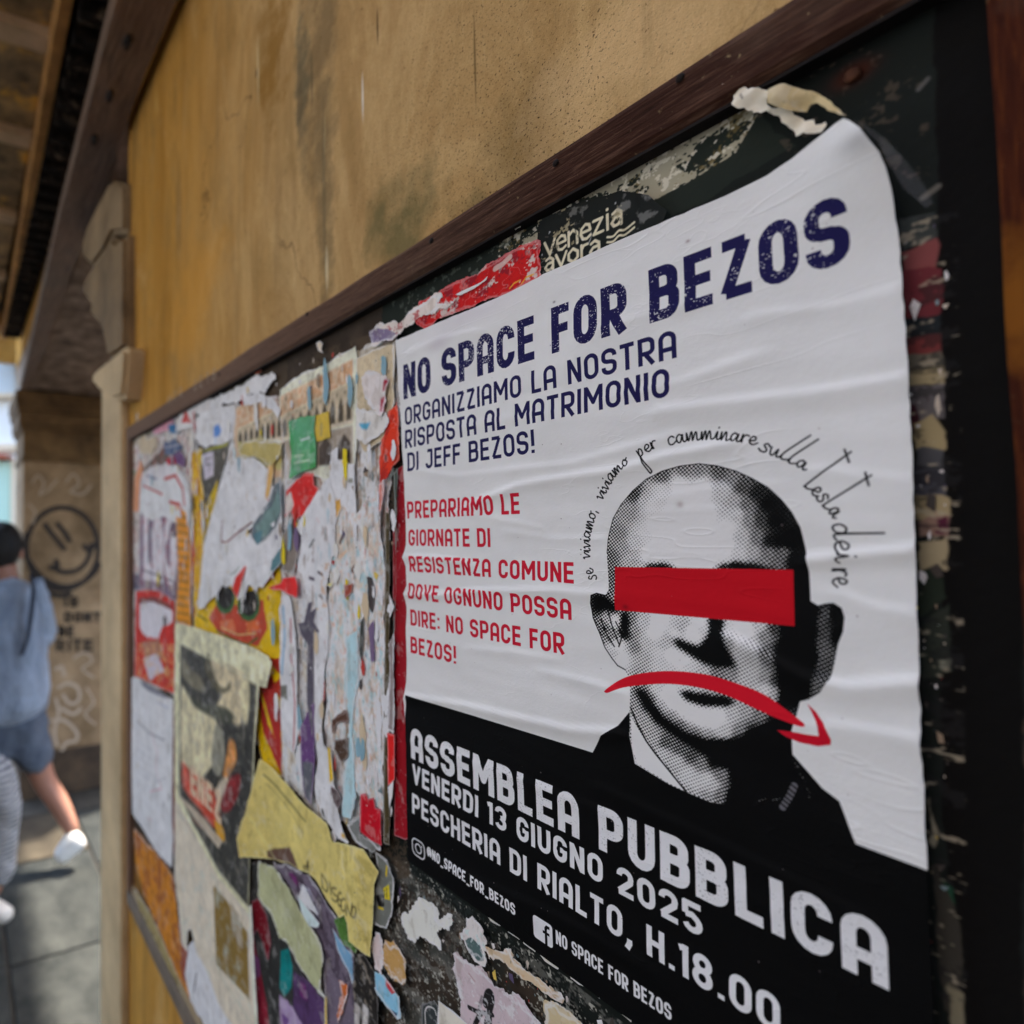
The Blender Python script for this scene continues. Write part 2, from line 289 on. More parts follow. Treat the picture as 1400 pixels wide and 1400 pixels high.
def poster_art():
    cv=Canvas(PU0,PV0,PU1,PV1+0.01,6000,WHT,mottle=0.02,seed=5)
    # dark printed areas and the portrait
    cv.poly(BLACK[0],INK)
    r=cv.mask_poly(cv.px(HEAD)); (y0,y1,x0,x1),hm=r
    X,Y=proj_grid(cv,y0,y1,x0,x1); X=X.astype(np.float32); Y=Y.astype(np.float32)
    gx=np.arange(800,1162,3.0); gy=np.arange(628,1112,3.0); GX,GY=np.meshgrid(gx,gy); num=np.zeros_like(GX); den=np.zeros_like(GX)
    for (a,b,t) in TONES:
        w_=1.0/((GX-a)**2+(GY-b)**2+6)**1.9; num+=w_*t; den+=w_
    tone=num/den
    tmp=Canvas(0,0,1,1,4); 
    def gridmask(poly,blur):
        p=np.array(poly,float); m=np.zeros(GX.shape,bool); n=len(p)
        for i in range(n):
            xa,ya=p[i]; xb,yb=p[(i+1)%n]
            if ya==yb: continue
            c=((ya<=GY)!=(yb<=GY))&(GX<xa+(GY-ya)*(xb-xa)/(yb-ya)); m^=c
        m=m.astype(np.float32)
        for _ in range(blur):
            m=(m+np.roll(m,1,0)+np.roll(m,-1,0)+np.roll(m,1,1)+np.roll(m,-1,1))/5
        return m
    for q in BLACK[1:]: 
        m=gridmask(q,3); tone=tone*(1-m)+1.12*m
    def samp(F):
        ix=np.clip((X-800)/3,0,len(gx)-1.01); iy=np.clip((Y-628)/3,0,len(gy)-1.01); a=ix.astype(int); b=iy.astype(int); fx=ix-a; fy=iy-b
        return (F[b,a]*(1-fx)+F[b,a+1]*fx)*(1-fy)+(F[b+1,a]*(1-fx)+F[b+1,a+1]*fx)*fy
    T=samp(tone)
    uu=(np.arange(x0,x1)+.5)/cv.ppm; vv=(np.arange(y0,y1)+.5)/cv.ppm; U,V=np.meshgrid(uu,vv); p=0.00140
    U=U+0.0006*(fbm(y1-y0,x1-x0,90,4,3)-.5)
    A=(U*0.80+V*0.60)/p*2*math.pi; B=(-U*0.60+V*0.80)/p*2*math.pi
    s=0.5+0.25*(np.cos(A)+np.cos(B))
    T=np.clip((T-.5)*1.22+.45,0,1.2)
    k=np.clip((T-(1-s)*0.96-0.03)*6+0.5,0,1)
    k=np.where(T<0.06,0,k)
    pr=alb(WHT)*(1-k[:,:,None])+alb(INK)*k[:,:,None]; cv.a[y0:y1,x0:x1]=cv.a[y0:y1,x0:x1]*(1-hm[:,:,None])+pr*hm[:,:,None]
    cv.poly([(862,978),(883,1016),(898,1035),(939,1082),(915,1071),(871,1044),(864,1020)],WHT)
    cv.line([(863,968),(872,992),(884,1014),(898,1033),(940,1084)],1.0,INK)
    cv.line(HEAD[:20],0.5,INK); cv.line([(830,814),(818,811),(810,814),(808,825),(811,844),(819,863),(827,885),(837,901),(844,910),(855,916)],0.7,INK)
    for q in ([(832,838),(838,858),(846,880)],[(842,850),(850,868),(846,884)],[(822,846),(830,868),(840,884)],[(848,862),(854,874)]): cv.line(chaikin(q),0.8,INK)
    cv.line([(1086,1074),(1080,1088),(1070,1104)],2.4,(120,118,122),al=.5); 
    for a,b in ((1087,1076),(1084,1082),(1081,1087),(1078,1092),(1075,1096),(1072,1101)): cv.line([(a-6,b-4),(a+4,b+4)],.8,INK)
    # red bar, frown arrow
    cv.poly([(841,775),(1085,779),(1087,856),(841,834)],(162,14,26)); cv.poly(chaikin(SWOOSH+SWOOSH[:1],1),(176,18,34)); cv.poly(ARROW,(166,16,34))
    # hand-written line round the head
    z7=lambda q:zz(q,790,580,.1572); z1=lambda q:zz(q,780,580,.3143)
    cursive(cv,'se',z7([(165,1340),(122,1245)]),9); cursive(cv,'viviamo,',z7([(104,1170),(108,960),(165,740)]),8.5)
    cursive(cv,'viviamo',z7([(208,662),(310,480),(450,330)]),8.5); cursive(cv,'per',z7([(535,290),(610,240),(700,195)]),9.5)
    cursive(cv,'camminare',z1([(425,92),(520,70),(620,64),(720,74),(812,92)]),11); cursive(cv,'sulla',z1([(822,112),(920,150),(1025,203)]),11)
    cursive(cv,'testa',[(1100,664),(1120,684),(1142,710)],13); cursive(cv,'dei',[(1139,716),(1141,742),(1146,770)],19); cursive(cv,'re',[(1138,778),(1140,803)],19)
    # capitals
    U_=lambda x,y:P(x,y)[0]
    cv.text('NO SPACE FOR BEZOS',.0050,.2825,.1085,.1365,NAVY,t=.19,distress=.8)
    cv.text('ORGANIZZIAMO LA NOSTRA',U_(553.5,583),U_(924.5,485),.0873,.1017,NAVY,t=.148)
    cv.text('RISPOSTA AL MATRIMONIO',U_(554,600),U_(914.5,520),.0686,.0833,NAVY,t=.148)
    cv.text('DI JEFF BEZOS!',U_(557,630),U_(730.5,600),.0500,.0647,NAVY,t=.148)
    for s_,x0_,yt,yb,x1_ in (('PREPARIAMO LE',556.5,686,709,710),('GIORNATE DI',558.5,724,746,669.7),('RESISTENZA COMUNE',560,760,781,784),('DOVE OGNUNO POSSA',559,797,818,780),('DIRE: NO SPACE FOR',561,833,854.5,770),('BEZOS!',561.5,870,892,623)):
        cv.text(s_,U_(x0_,yt),U_(x1_,yt),P(x0_,yb)[1],P(x0_,yt)[1],(168,20,40),t=.165)
    LT=(196,192,204)
    cv.text('ASSEMBLEA PUBBLICA',.0065,.2840,-.1763,-.1520,LT,t=.19,distress=.35)
    cv.text('VENERDI 13 GIUGNO 2025',U_(564,1050),U_(959.5,1250),-.1948,-.1802,LT,t=.175)
    cv.text('PESCHERIA DI RIALTO, H.18.00',U_(564,1100),U_(1066,1380),-.2185,-.2030,LT,t=.170)
    u0,v1=P(563.5,1144); v0=P(564,1166)[1]; u1=P(580,1155)[0]
    bx=[(u0,v0),(u1,v0),(u1,v1),(u0,v1)]; r_=(u1-u0)*.28
    ring=_arc(u1-r_,v1-r_,r_,r_,0,90,5)+_arc(u0+r_,v1-r_,r_,r_,90,180,5)+_arc(u0+r_,v0+r_,r_,r_,180,270,5)+_arc(u1-r_,v0+r_,r_,r_,270,360,5); ring.append(ring[0])
    cv.lineuv(ring,.0005,LT); cv.lineuv(_arc((u0+u1)/2,(v0+v1)/2,(u1-u0)*.24,(u1-u0)*.24,0,360,16),.0005,LT); cv.lineuv([(u1-r_*.8,v1-r_*.8)]*2,.0006,LT)
    cv.text('@NO_SPACE_FOR_BEZOS',P(584,1165)[0],P(704.5,1235)[0],-.2445,-.2370,LT,t=.19)
    u0,v1=P(729,1249); u1=P(755,1262)[0]; v0=v1-(u1-u0)
    ring=_arc(u1-.002,v1-.002,.002,.002,0,90,5)+_arc(u0+.002,v1-.002,.002,.002,90,180,5)+_arc(u0+.002,v0+.002,.002,.002,180,270,5)+_arc(u1-.002,v0+.002,.002,.002,270,360,5)
    cv.polyuv(ring,LT); w_=u1-u0
    cv.lineuv([(u0+w_*.86,v0+w_*.80),(u0+w_*.72,v0+w_*.80),(u0+w_*.66,v0+w_*.70),(u0+w_*.66,v0-.001)],w_*.065,INK,butt=True); cv.lineuv([(u0+w_*.5,v0+w_*.5),(u0+w_*.84,v0+w_*.5)],w_*.06,INK,butt=True)
    cv.text('NO SPACE FOR BEZOS',P(760.5,1290)[0],P(917.5,1385)[0],-.2446,-.2365,LT,t=.18)
    # stains, specks, faint soiling
    for x,y,rx,ry,c,a in ((930,690,1.6,1.6,(120,100,100),.5),(640,430,40,8,(178,172,176),.5),(600,470,12,5,(166,160,165),.6),(855,830,1.5,1.2,(70,10,15),.6),(757,413,.9,.7,(70,60,60),.8),(1187,200,7,5,(120,118,116),.5),(940,330,1,.8,(100,60,60),.6)):
        cv.smudge(x,y,rx,ry,c,a)
    rr=np.random.RandomState(4)
    for _ in range(90):
        a=cv.u0+rr.rand()*.29; b=cv.v0+rr.rand()*.41; cv.lineuv([(a,b)]*2,.00012+rr.rand()*.0003,(120,108,108),al=.35+.4*rr.rand())
    return cv
# ---------------------------------------------------------------- helpers
WALLM=Matrix.Identity(4)
for i in range(3): WALLM[i][0]=UA[i]; WALLM[i][1]=VA[i]; WALLM[i][2]=WA[i]; WALLM[i][3]=ORG[i]
def tag(o,label=None,cat=None,group=None,kind=None):
    for k,v in (('label',label),('category',cat),('group',group),('kind',kind)):
        if v: o[k]=v
    return o
def empty(name,loc,label,cat,group=None):
    o=bpy.data.objects.new(name,None); COL.objects.link(o); o.location=loc; return tag(o,label,cat,group)
def obj(name,bm,mat,parent=None,smooth=False,mw=None):
    me=bpy.data.meshes.new(name); bm.normal_update(); bm.to_mesh(me); bm.free()
    if smooth:
        for p in me.polygons: p.use_smooth=True
    me.materials.append(mat); o=bpy.data.objects.new(name,me); COL.objects.link(o)
    if parent is not None:
        o.parent=parent
        # part meshes are written in world or wall space; keep them there
        pm=Matrix.LocRotScale(parent.location,parent.rotation_euler,None) if parent.type=='EMPTY' else parent.matrix_basis
        if parent.parent is not None: pm=(Matrix.LocRotScale(parent.parent.location,parent.parent.rotation_euler,None))@pm
        o.matrix_basis=pm.inverted()@(mw or Matrix.Identity(4))
    elif mw is not None: o.matrix_basis=mw
    return o
def box(bm,x0,x1,y0,y1,z0,z1,bev=0.0,seg=1):
    r=bmesh.ops.create_cube(bm,size=1.0); vs=r['verts']
    for v in vs: v.co=Vector(((x0+x1)/2+v.co.x*(x1-x0),(y0+y1)/2+v.co.y*(y1-y0),(z0+z1)/2+v.co.z*(z1-z0)))
    if bev:
        es=list({e for v in vs for e in v.link_edges}); bmesh.ops.bevel(bm,geom=es,offset=bev,segments=seg,affect='EDGES',profile=.6)
    return bm
def prism(bm,pts,z0,z1,bev=0):
    a=[bm.verts.new((x,y,z0)) for x,y in pts]; b=[bm.verts.new((x,y,z1)) for x,y in pts]; n=len(pts)
    fs=[bm.faces.new(b),bm.faces.new(a[::-1])]
    for i in range(n): fs.append(bm.faces.new((a[i],a[(i+1)%n],b[(i+1)%n],b[i])))
    bmesh.ops.recalc_face_normals(bm,faces=fs)
    if bev: bmesh.ops.bevel(bm,geom=list({e for f in fs[:1] for e in f.edges}),offset=bev,segments=2,affect='EDGES')
    return bm
def wear(bm,amp,scale,cuts=0,seed=0.0):
    if cuts: bmesh.ops.subdivide_edges(bm,edges=bm.edges[:],cuts=cuts,use_grid_fill=True)
    for v in bm.verts:
        v.co+=Vector(mnoise.noise_vector(v.co*scale+Vector((seed,seed*2,0))))*amp
    return bm
# ---- materials
class NM:
    def __init__(s,name,rough=.8,spec=.3):
        s.m=bpy.data.materials.new(name); s.m.use_nodes=True; s.t=s.m.node_tree; s.b=s.t.nodes['Principled BSDF']
        s.b.inputs['Roughness'].default_value=rough; s.b.inputs['Specular IOR Level'].default_value=spec
        s.co=s.n('ShaderNodeTexCoord').outputs['Object']
    def n(s,t,**k):
        x=s.t.nodes.new(t)
        for a,b in k.items(): setattr(x,a,b)
        return x
    def l(s,a,b): s.t.links.new(a,b)
    def mp(s,scale=(1,1,1),loc=(0,0,0)):
        m=s.n('ShaderNodeMapping'); m.inputs['Scale'].default_value=scale; m.inputs['Location'].default_value=loc; s.l(s.co,m.inputs['Vector']); return m.outputs[0]
    def noise(s,scale,detail=5,rough=.6,vec=None,dist=0):
        x=s.n('ShaderNodeTexNoise'); x.inputs['Scale'].default_value=scale; x.inputs['Detail'].default_value=detail; x.inputs['Roughness'].default_value=rough; x.inputs['Distortion'].default_value=dist
        s.l(vec or s.co,x.inputs['Vector']); return x.outputs['Fac']
    def ramp(s,f,stops,interp='LINEAR'):
        r=s.n('ShaderNodeValToRGB'); e=r.color_ramp.elements; r.color_ramp.interpolation=interp
        while len(e)<len(stops): e.new(.5)
        for i,(p,c) in enumerate(stops):
            e[i].position=p; e[i].color=tuple(c)+(1,) if hasattr(c,'__len__') else (c,c,c,1)
        s.l(f,r.inputs[0]); return r.outputs[0]
    def mix(s,f,a,b,mode='MIX'):
        x=s.n('ShaderNodeMix',data_type='RGBA',blend_type=mode)
        if isinstance(f,(int,float)): x.inputs[0].default_value=f
        else: s.l(f,x.inputs[0])
        for i,v in ((6,a),(7,b)):
            if hasattr(v,'is_output') or hasattr(v,'links'): s.l(v,x.inputs[i])
            else: x.inputs[i].default_value=tuple(v)+(1,)
        return x.outputs[2]
    def math(s,op,a,b=0.5):
        x=s.n('ShaderNodeMath',operation=op)
        for i,v in ((0,a),(1,b)):
            if isinstance(v,(int,float)): x.inputs[i].default_value=v
            else: s.l(v,x.inputs[i])
        return x.outputs[0]
    def color(s,c): 
        if hasattr(c,'is_output') or hasattr(c,'links'): s.l(c,s.b.inputs['Base Color'])
        else: s.b.inputs['Base Color'].default_value=tuple(c)+(1,)
    def bump(s,h,strength=.3,dist=.002,prev=None):
        x=s.n('ShaderNodeBump'); x.inputs['Strength'].default_value=strength; x.inputs['Distance'].default_value=dist; s.l(h,x.inputs['Height'])
        if prev is not None: s.l(prev,x.inputs['Normal'])
        s.l(x.outputs[0],s.b.inputs['Normal']); return x.outputs[0]
    def blob(s,cx,cy,rx,ry,soft=1.0,warp=.25,axes=(0,1)):
        """noise-edged elliptical patch mask in object space"""
        sx=s.n('ShaderNodeSeparateXYZ'); s.l(s.co,sx.inputs[0])
        a=s.math('DIVIDE',s.math('SUBTRACT',sx.outputs[axes[0]],cx),rx); b=s.math('DIVIDE',s.math('SUBTRACT',sx.outputs[axes[1]],cy),ry)
        d=s.math('ADD',s.math('MULTIPLY',a,a),s.math('MULTIPLY',b,b))
        d=s.math('ADD',d,s.math('MULTIPLY',s.math('SUBTRACT',s.noise(1.2/min(rx,ry),5,.65),.5),4*warp))
        return s.ramp(d,[(0,1),(min(1,.9*soft),0)])
def A(r,g,b): return tuple(float(x) for x in alb((r,g,b)))
def simple(name,c1,c2,scale,rough=.8,bstr=.3,bd=.003,stretch=(1,1,1),spec=.3,detail=6):
    m=NM(name,rough,spec); v=m.mp(stretch); f=m.noise(scale,detail,.65,v); m.color(m.ramp(f,[(.3,c1),(.7,c2)])); m.bump(m.noise(scale*4,6,.7,v),bstr,bd); return m.m
def img_mat(name,cv,rough=.5,bump=.12,scale=160,spec=.10):
    a=cv.a; s=np.where(a<=.0031308,a*12.92,1.055*np.clip(a,0,1)**(1/2.4)-.055)
    im=bpy.data.images.new(name,cv.w,cv.h,alpha=False); px=np.ones((cv.h,cv.w,4),np.float32); px[...,:3]=s; im.pixels.foreach_set(px.ravel()); im.pack()
    m=NM(name,rough,spec); t=m.n('ShaderNodeTexImage'); t.image=im; t.extension='EXTEND'; uv=m.n('ShaderNodeUVMap'); m.l(uv.outputs[0],t.inputs[0])
    m.color(t.outputs[0]); m.bump(m.noise(scale,4,.6),bump,.0012); return m.m
# ---- paper sheets on the board (wall frame: x=u, y=v, z=w)
def inside(px,py,poly):
    r=np.zeros(px.shape,bool); n=len(poly)
    for i in range(n):
        xa,ya=poly[i]; xb,yb=poly[(i+1)%n]
        if ya==yb: continue
        r^=((ya<=py)!=(yb<=py))&(px<xa+(py-ya)*(xb-xa)/(yb-ya))
    return r
def seg_dist(px,py,poly):
    d=np.full(px.shape,9.0); n=len(poly)
    for i in range(n):
        ax,ay=poly[i]; bx,by=poly[(i+1)%n]; dx,dy=bx-ax,by-ay; L=dx*dx+dy*dy+1e-12
        t=np.clip(((px-ax)*dx+(py-ay)*dy)/L,0,1); d=np.minimum(d,np.hypot(px-ax-t*dx,py-ay-t*dy))
    return d
def sheet_mesh(name,uv,hfun,grid,cvbox,mat,thick=.00022,parent=None,smooth=True):
    P_=np.array(uv); u0,v0=P_.min(0); u1,v1=P_.max(0)
    gu=np.arange(u0+grid*.5,u1,grid); gv=np.arange(v0+grid*.5,v1,grid); GU,GV=np.meshgrid(gu,gv); GU=GU.ravel(); GV=GV.ravel()
    k=inside(GU,GV,uv); GU,GV=GU[k],GV[k]
    if len(GU): k=seg_dist(GU,GV,uv if len(uv)<260 else uv[::2])>grid*.35; GU,GV=GU[k],GV[k]
    n=len(uv); pts=[Vector(p) for p in uv]+[Vector((a,b)) for a,b in zip(GU,GV)]
    vo,eo,fo,ov,oe,of=delaunay_2d_cdt(pts,[],[list(range(n))],1,1e-7)
    V=np.array([(p.x,p.y) for p in vo]); H=hfun(V[:,0],V[:,1])
    edge={}
    for f in fo:
        for i in range(len(f)):
            a,b=f[i],f[(i+1)%len(f)]; edge[(a,b)]=1
    bd=[(a,b) for (a,b) in edge if (b,a) not in edge]
    co=[(V[i,0],V[i,1],H[i]) for i in range(len(V))]; low={}
    faces=[tuple(f) for f in fo]
    A2=sum((V[f[0]][0]*(V[f[1]][1]-V[f[2]][1])+V[f[1]][0]*(V[f[2]][1]-V[f[0]][1])+V[f[2]][0]*(V[f[0]][1]-V[f[1]][1])) for f in faces[:50])
    if A2<0: faces=[f[::-1] for f in faces]; bd=[(b,a) for a,b in bd]
    nt_=len(faces)
    for a,b in bd:
        for i in (a,b):
            if i not in low: low[i]=len(co); co.append((V[i,0],V[i,1],H[i]-.00001)); co.append((V[i,0],V[i,1],H[i]-thick))
        faces.append((low[b],low[a],low[a]+1,low[b]+1))
    me=bpy.data.meshes.new(name); me.from_pydata(co,[],faces); me.update()
    uvl=me.uv_layers.new(name='UVMap'); bx0,by0,bx1,by1=cvbox
    C=np.array(co); li=np.empty(len(me.loops),np.int32); me.loops.foreach_get('vertex_index',li)
    UVs=np.stack([(C[li,0]-bx0)/(bx1-bx0),(C[li,1]-by0)/(by1-by0)],1).astype(np.float32); uvl.data.foreach_set('uv',UVs.ravel())
    sm=np.zeros(len(me.polygons),bool); sm[:nt_]=smooth; me.polygons.foreach_set('use_smooth',sm)
    me.materials.append(mat); o=bpy.data.objects.new(name,me); COL.objects.link(o)
    if parent is None: o.matrix_basis=WALLM
    else: o.parent=parent
    return o
NPAP=[0]; WSTEP=[0.0]; WOFF=.0050   # the big poster is the top layer, everything else lies under it
def nvec(u,v,f,s): 
    return np.array([mnoise.noise(Vector((a*f,b*f,s))) for a,b in zip(u,v)])
def tears(cv,al=.9,thr=.50,sd=7):
    # long vertical peel marks that bare white fibre and older print
    p=cv.ppm; n=fbm(cv.h,cv.w,.050*p,sd,6,.14); n2=fbm(cv.h,cv.w,.012*p,sd+1,4,.4)
    for t,c,b in ((thr-.06,(206,202,202),n+.22*(n2-.5)),(.69,(120,96,84),fbm(cv.h,cv.w,.030*p,sd+3,5,.25)),(.71,(130,160,168),fbm(cv.h,cv.w,.036*p,sd+5,5,.22)),(.74,(60,56,56),fbm(cv.h,cv.w,.022*p,sd+8,5,.22)),(.76,(170,70,56),fbm(cv.h,cv.w,.022*p,sd+9,5,.3))):
        k=sstep(t,t+.02,b)*al; cv.a=cv.a*(1-k[:,:,None])+alb(c)*k[:,:,None]
def vivid(c):
    if min(c)>140: return tuple(min(228,q*1.09) for q in c)
    g=sum(c)/3; return tuple(max(4,min(235,g+(q-g)*1.22)) for q in c)
def worn(cv,sd):
    # creases, rubbed fibre, dirt flecks on old glued paper
    p=cv.ppm; n=fbm(cv.h,cv.w,.011*p,sd+1,5); k=sstep(.62,.70,n)*.17; cv.a=cv.a*(1-k[:,:,None])+alb((196,190,184))*k[:,:,None]
    n=fbm(cv.h,cv.w,.016*p,sd+2,5,.5); k=sstep(.60,.74,n)*.2; cv.a=cv.a*(1-k[:,:,None]*np.array([.85,.95,1.1],np.float32))
    n=np.abs(fbm(cv.h,cv.w,.020*p,sd+5,4,.6)-.5); k=(1-sstep(.0,.010,n))*.22; cv.a=cv.a*(1-k[:,:,None])
    n=np.abs(fbm(cv.h,cv.w,.034*p,sd+6,4)-.5); k=(1-sstep(.0,.006,n))*.18; cv.a=cv.a*(1-k[:,:,None])+alb((206,202,198))*k[:,:,None]
    r=np.random.RandomState(sd); A_=(cv.w*cv.h)/(p*p)
    for _ in range(int(min(160,A_*9000))):
        a=cv.u0+r.rand()*(cv.u1-cv.u0); b=cv.v0+r.rand()*(cv.v1-cv.v0); l=.0004+.003*r.rand()**3; t=r.rand()*6.28
        cv.lineuv([(a,b),(a+l*math.cos(t),b+l*math.sin(t))],.00015+.0003*r.rand(),(70,62,56) if r.rand()<.6 else (205,200,196),al=.2+.5*r.rand())
def scrap(name,label,cat,pts,col=(190,187,190),w=.0,rag=.0012,paint=None,group=None,rough=.68,ppm=2200,curl=.0008,wrinkle=.0005,mottle=.06,grid=None,fibre=(205,200,198),torn=True,parent=None,lift=None):
    """one piece of paper traced on the board plane; w in m above it"""
    NPAP[0]+=1; sd=NPAP[0]*13; w-=WOFF
    uv0=[P(x,y,w) for x,y in pts]; rag=rag*1.9 if rag>.0009 else rag; uv=ragged(uv0,rag,sd,.004) if rag else ragged(uv0,0.00005,sd,.008)
    a=np.array(uv); u0,v0=a.min(0)-.001; u1,v1=a.max(0)+.001
    cv=Canvas(u0,v0,u1,v1,ppm,vivid(col),mottle,seed=sd,wz=w)
    if paint: paint(cv)
    if min(cv.w,cv.h)>24 and u0<-.05: cv.blur(.9,.11)
    worn(cv,sd)
    if torn and rag: 
        lum=sum(col)/3; fb=fibre if lum>90 else tuple(.45*a_+.55*b_ for a_,b_ in zip(fibre,col))
        for q_ in range(3):
            rr=np.random.RandomState(sd+q_); off=(rr.rand(2)-.5)*.0012; uu_=_torn(uv0,rag*1.1,rr); uu_=[(a_+off[0],b_+off[1]) for a_,b_ in uu_]; cv.lineuv(uu_+[uu_[0]],.00035+.0003*q_,fb,al=.5)
    S=max(u1-u0,v1-v0); g=grid or min(.006,max(.0022,S/26))
    uvs=uv[::max(1,len(uv)//60)]
    def H(U,V):
        d=seg_dist(U,V,uvs); h=w+WSTEP[0]+np.zeros_like(U)
        h+=.6*wrinkle*nvec(U,V,38,sd)+wrinkle*.35*nvec(U,V,90,sd+3)
        e=np.clip(1-d/.010,0,1)**2; h+=curl*.30*e*(nvec(U,V,22,sd+7)+.15)
        if lift: h+=lift(U,V)
        return np.maximum(h,w+WSTEP[0]-.0003)
    o=sheet_mesh(name,uv,H,g,(u0,v0,u1,v1),img_mat(name,cv,rough,.22,70),parent=parent)
    WSTEP[0]+=.00002
    if parent is None: tag(o,label,cat,group)
    return o
# ---------------------------------------------------------------- notice board: backing, old paint and glue, frame
def board_paint():
    cv=Canvas(-.93,-.80,.34,.25,2000,(54,46,38),.25,seed=9,wz=-.0062)
    cv.poly([(522,430),(545,380),(700,320),(1000,120),(1400,-300),(1400,2200),(1000,1600),(560,1190),(520,1160)],(24,27,25),.002)
    cv.poly([(1276,-200),(1400,-300),(1400,2200),(1300,1500),(1288,900)],(13,12,11),.001)
    # dark green poster remnant and glue streaks along the top
    cv.poly([(522,445),(524,395),(700,330),(840,235),(1000,130),(1090,200),(900,310),(740,385),(560,455)],(33,38,33),.0015)
    Z=[(680,350),(690,300),(760,262),(850,205),(950,160),(1010,128),(1040,150),(1005,210),(940,250),(860,292),(745,335),(730,380)]
    cv.speck(Z,(150,145,125),9,.50,al=.9,seed=41,soft=.05,asp=1.6); cv.speck(Z,(96,84,52),16,.58,al=.8,seed=42); cv.speck(Z,(190,186,170),3.5,.63,al=.8,seed=43,soft=.04)
    cv.speck([(530,450),(540,390),(700,325),(700,360)],(90,96,88),5,.60,al=.5,seed=44); cv.speck([(1000,120),(1160,60),(1280,100),(1270,260),(1170,200),(1080,210)],(70,62,52),9,.66,al=.6,seed=45)
    # below the poster: scraped glue
    Y=[(500,1160),(560,1180),(780,1340),(1000,1520),(1000,1900),(600,1700),(480,1500)]
    cv.speck(Y,(104,104,98),14,.52,al=.55,seed=51,asp=2.2,soft=.12); cv.speck(Y,(160,160,150),3,.66,al=.8,seed=52,soft=.04); cv.speck(Y,(40,46,44),25,.5,al=.6,seed=53)
    cv.speck([(180,560),(560,440),(560,1200),(178,1240)],(78,66,52),22,.5,al=.5,seed=54); 
    # strip right of the poster: layers of torn red, grey and cream paper
    for q,c in (([(1228,300),(1278,290),(1280,330),(1232,345)],(52,56,54)),([(1232,345),(1280,325),(1284,372),(1234,372)],(112,62,60)),([(1232,372),(1286,368),(1287,430),(1236,440)],(92,40,44)),([(1236,440),(1288,430),(1288,460),(1237,462)],(30,34,36)),
        ([(1237,462),(1288,455),(1288,486),(1238,490)],(98,46,44)),([(1238,490),(1288,480),(1289,500),(1239,505)],(86,82,70)),([(1238,505),(1290,500),(1290,524),(1240,530)],(134,122,92)),([(1240,530),(1290,524),(1292,570),(1242,575)],(84,80,80)),
        ([(1242,555),(1252,552),(1256,590),(1244,592)],(52,26,32)),([(1248,578),(1275,566),(1292,590),(1292,612),(1262,640),(1246,600)],(138,124,92)),([(1248,612),(1262,606),(1294,616),(1295,650),(1250,650)],(66,66,68)),([(1250,640),(1294,645),(1296,680),(1252,690)],(60,60,66)),
        ([(1250,678),(1296,680),(1297,705),(1252,712)],(140,126,94)),([(1252,712),(1270,705),(1297,706),(1298,735),(1254,735)],(120,96,84)),([(1278,708),(1296,704),(1297,728),(1280,730)],(70,30,44)),([(1254,738),(1298,734),(1300,780),(1256,785)],(138,126,98)),([(1256,780),(1275,772),(1290,775),(1297,820),(1258,845)],(34,40,32)),
        ([(1258,845),(1300,825),(1304,920),(1262,930)],(40,44,38)),([(1285,905),(1298,900),(1299,914),(1286,916)],(110,110,96)),([(1268,1090),(1280,1150),(1276,1160),(1268,1150)],(122,116,98)),([(1284,1200),(1306,1215),(1312,1260),(1296,1250)],(28,62,44)),([(1275,1180),(1310,1260),(1316,1400),(1290,1380)],(48,46,40)),([(1296,1345),(1318,1360),(1320,1420),(1300,1410)],(104,98,80))):
        cv.poly(q,c,.0012)
    cv.speck([(1228,300),(1310,290),(1325,1500),(1276,1500)],(30,30,30),5,.56,al=.6,seed=61,asp=2.5); cv.speck([(1228,300),(1310,290),(1325,1500),(1276,1500)],(150,140,120),3,.70,al=.6,seed=62,asp=3)
    # knots and nail stains in the dark wood, upper right
    cv.smudge(1165,103,6,4,(70,30,16),.8); cv.smudge(1165,103,2.5,2,(8,6,5),.9); cv.line([(1256,122),(1268,108)],1.6,(90,88,84),al=.7); cv.line([(1262,270),(1282,255)],2.2,(96,92,84),al=.8)
    # brown wood showing at the lower left, rust streaks
    cv.poly([(182,1130),(210,1160),(240,1200),(262,1290),(275,1400),(250,1400),(200,1250),(182,1215)],(120,86,40),.003); cv.speck([(182,1130),(240,1200),(275,1400),(200,1250),(182,1215)],(84,56,40),10,.52,al=.7,seed=63,asp=.5)
    return cv
cvb=board_paint()
board=empty('notice_board',tuple(float(x) for x in ORG+UA*-.3+VA*-.77),'brown wooden notice board fixed to the ochre wall, covered in torn posters','notice board')
def bpart(name,bm,mat,parent=board,**k): return obj(name,bm,mat,parent,mw=WALLM,**k)
bm=bmesh.new(); vs=[bm.verts.new(c) for c in ((-.885,-.77,-.0062),(.345,-.77,-.0062),(.345,.232,-.0062),(-.885,.232,-.0062))]; f=bm.faces.new(vs)
bmesh.ops.subdivide_edges(bm,edges=bm.edges[:],cuts=40,use_grid_fill=True); uvl=bm.loops.layers.uv.new('UVMap')
for v in bm.verts: v.co.z+=.0003*mnoise.noise(Vector((v.co.x*14,v.co.y*14,3)))
for f in bm.faces:
    for l in f.loops: l[uvl].uv=((l.vert.co.x+.93)/1.27,(l.vert.co.y+.80)/1.05)
backing=bpart('backing_panel',bm,img_mat('board_print',cvb,.75,.5,90,.06))
backing.data.polygons.foreach_set('use_smooth',[True]*len(backing.data.polygons))
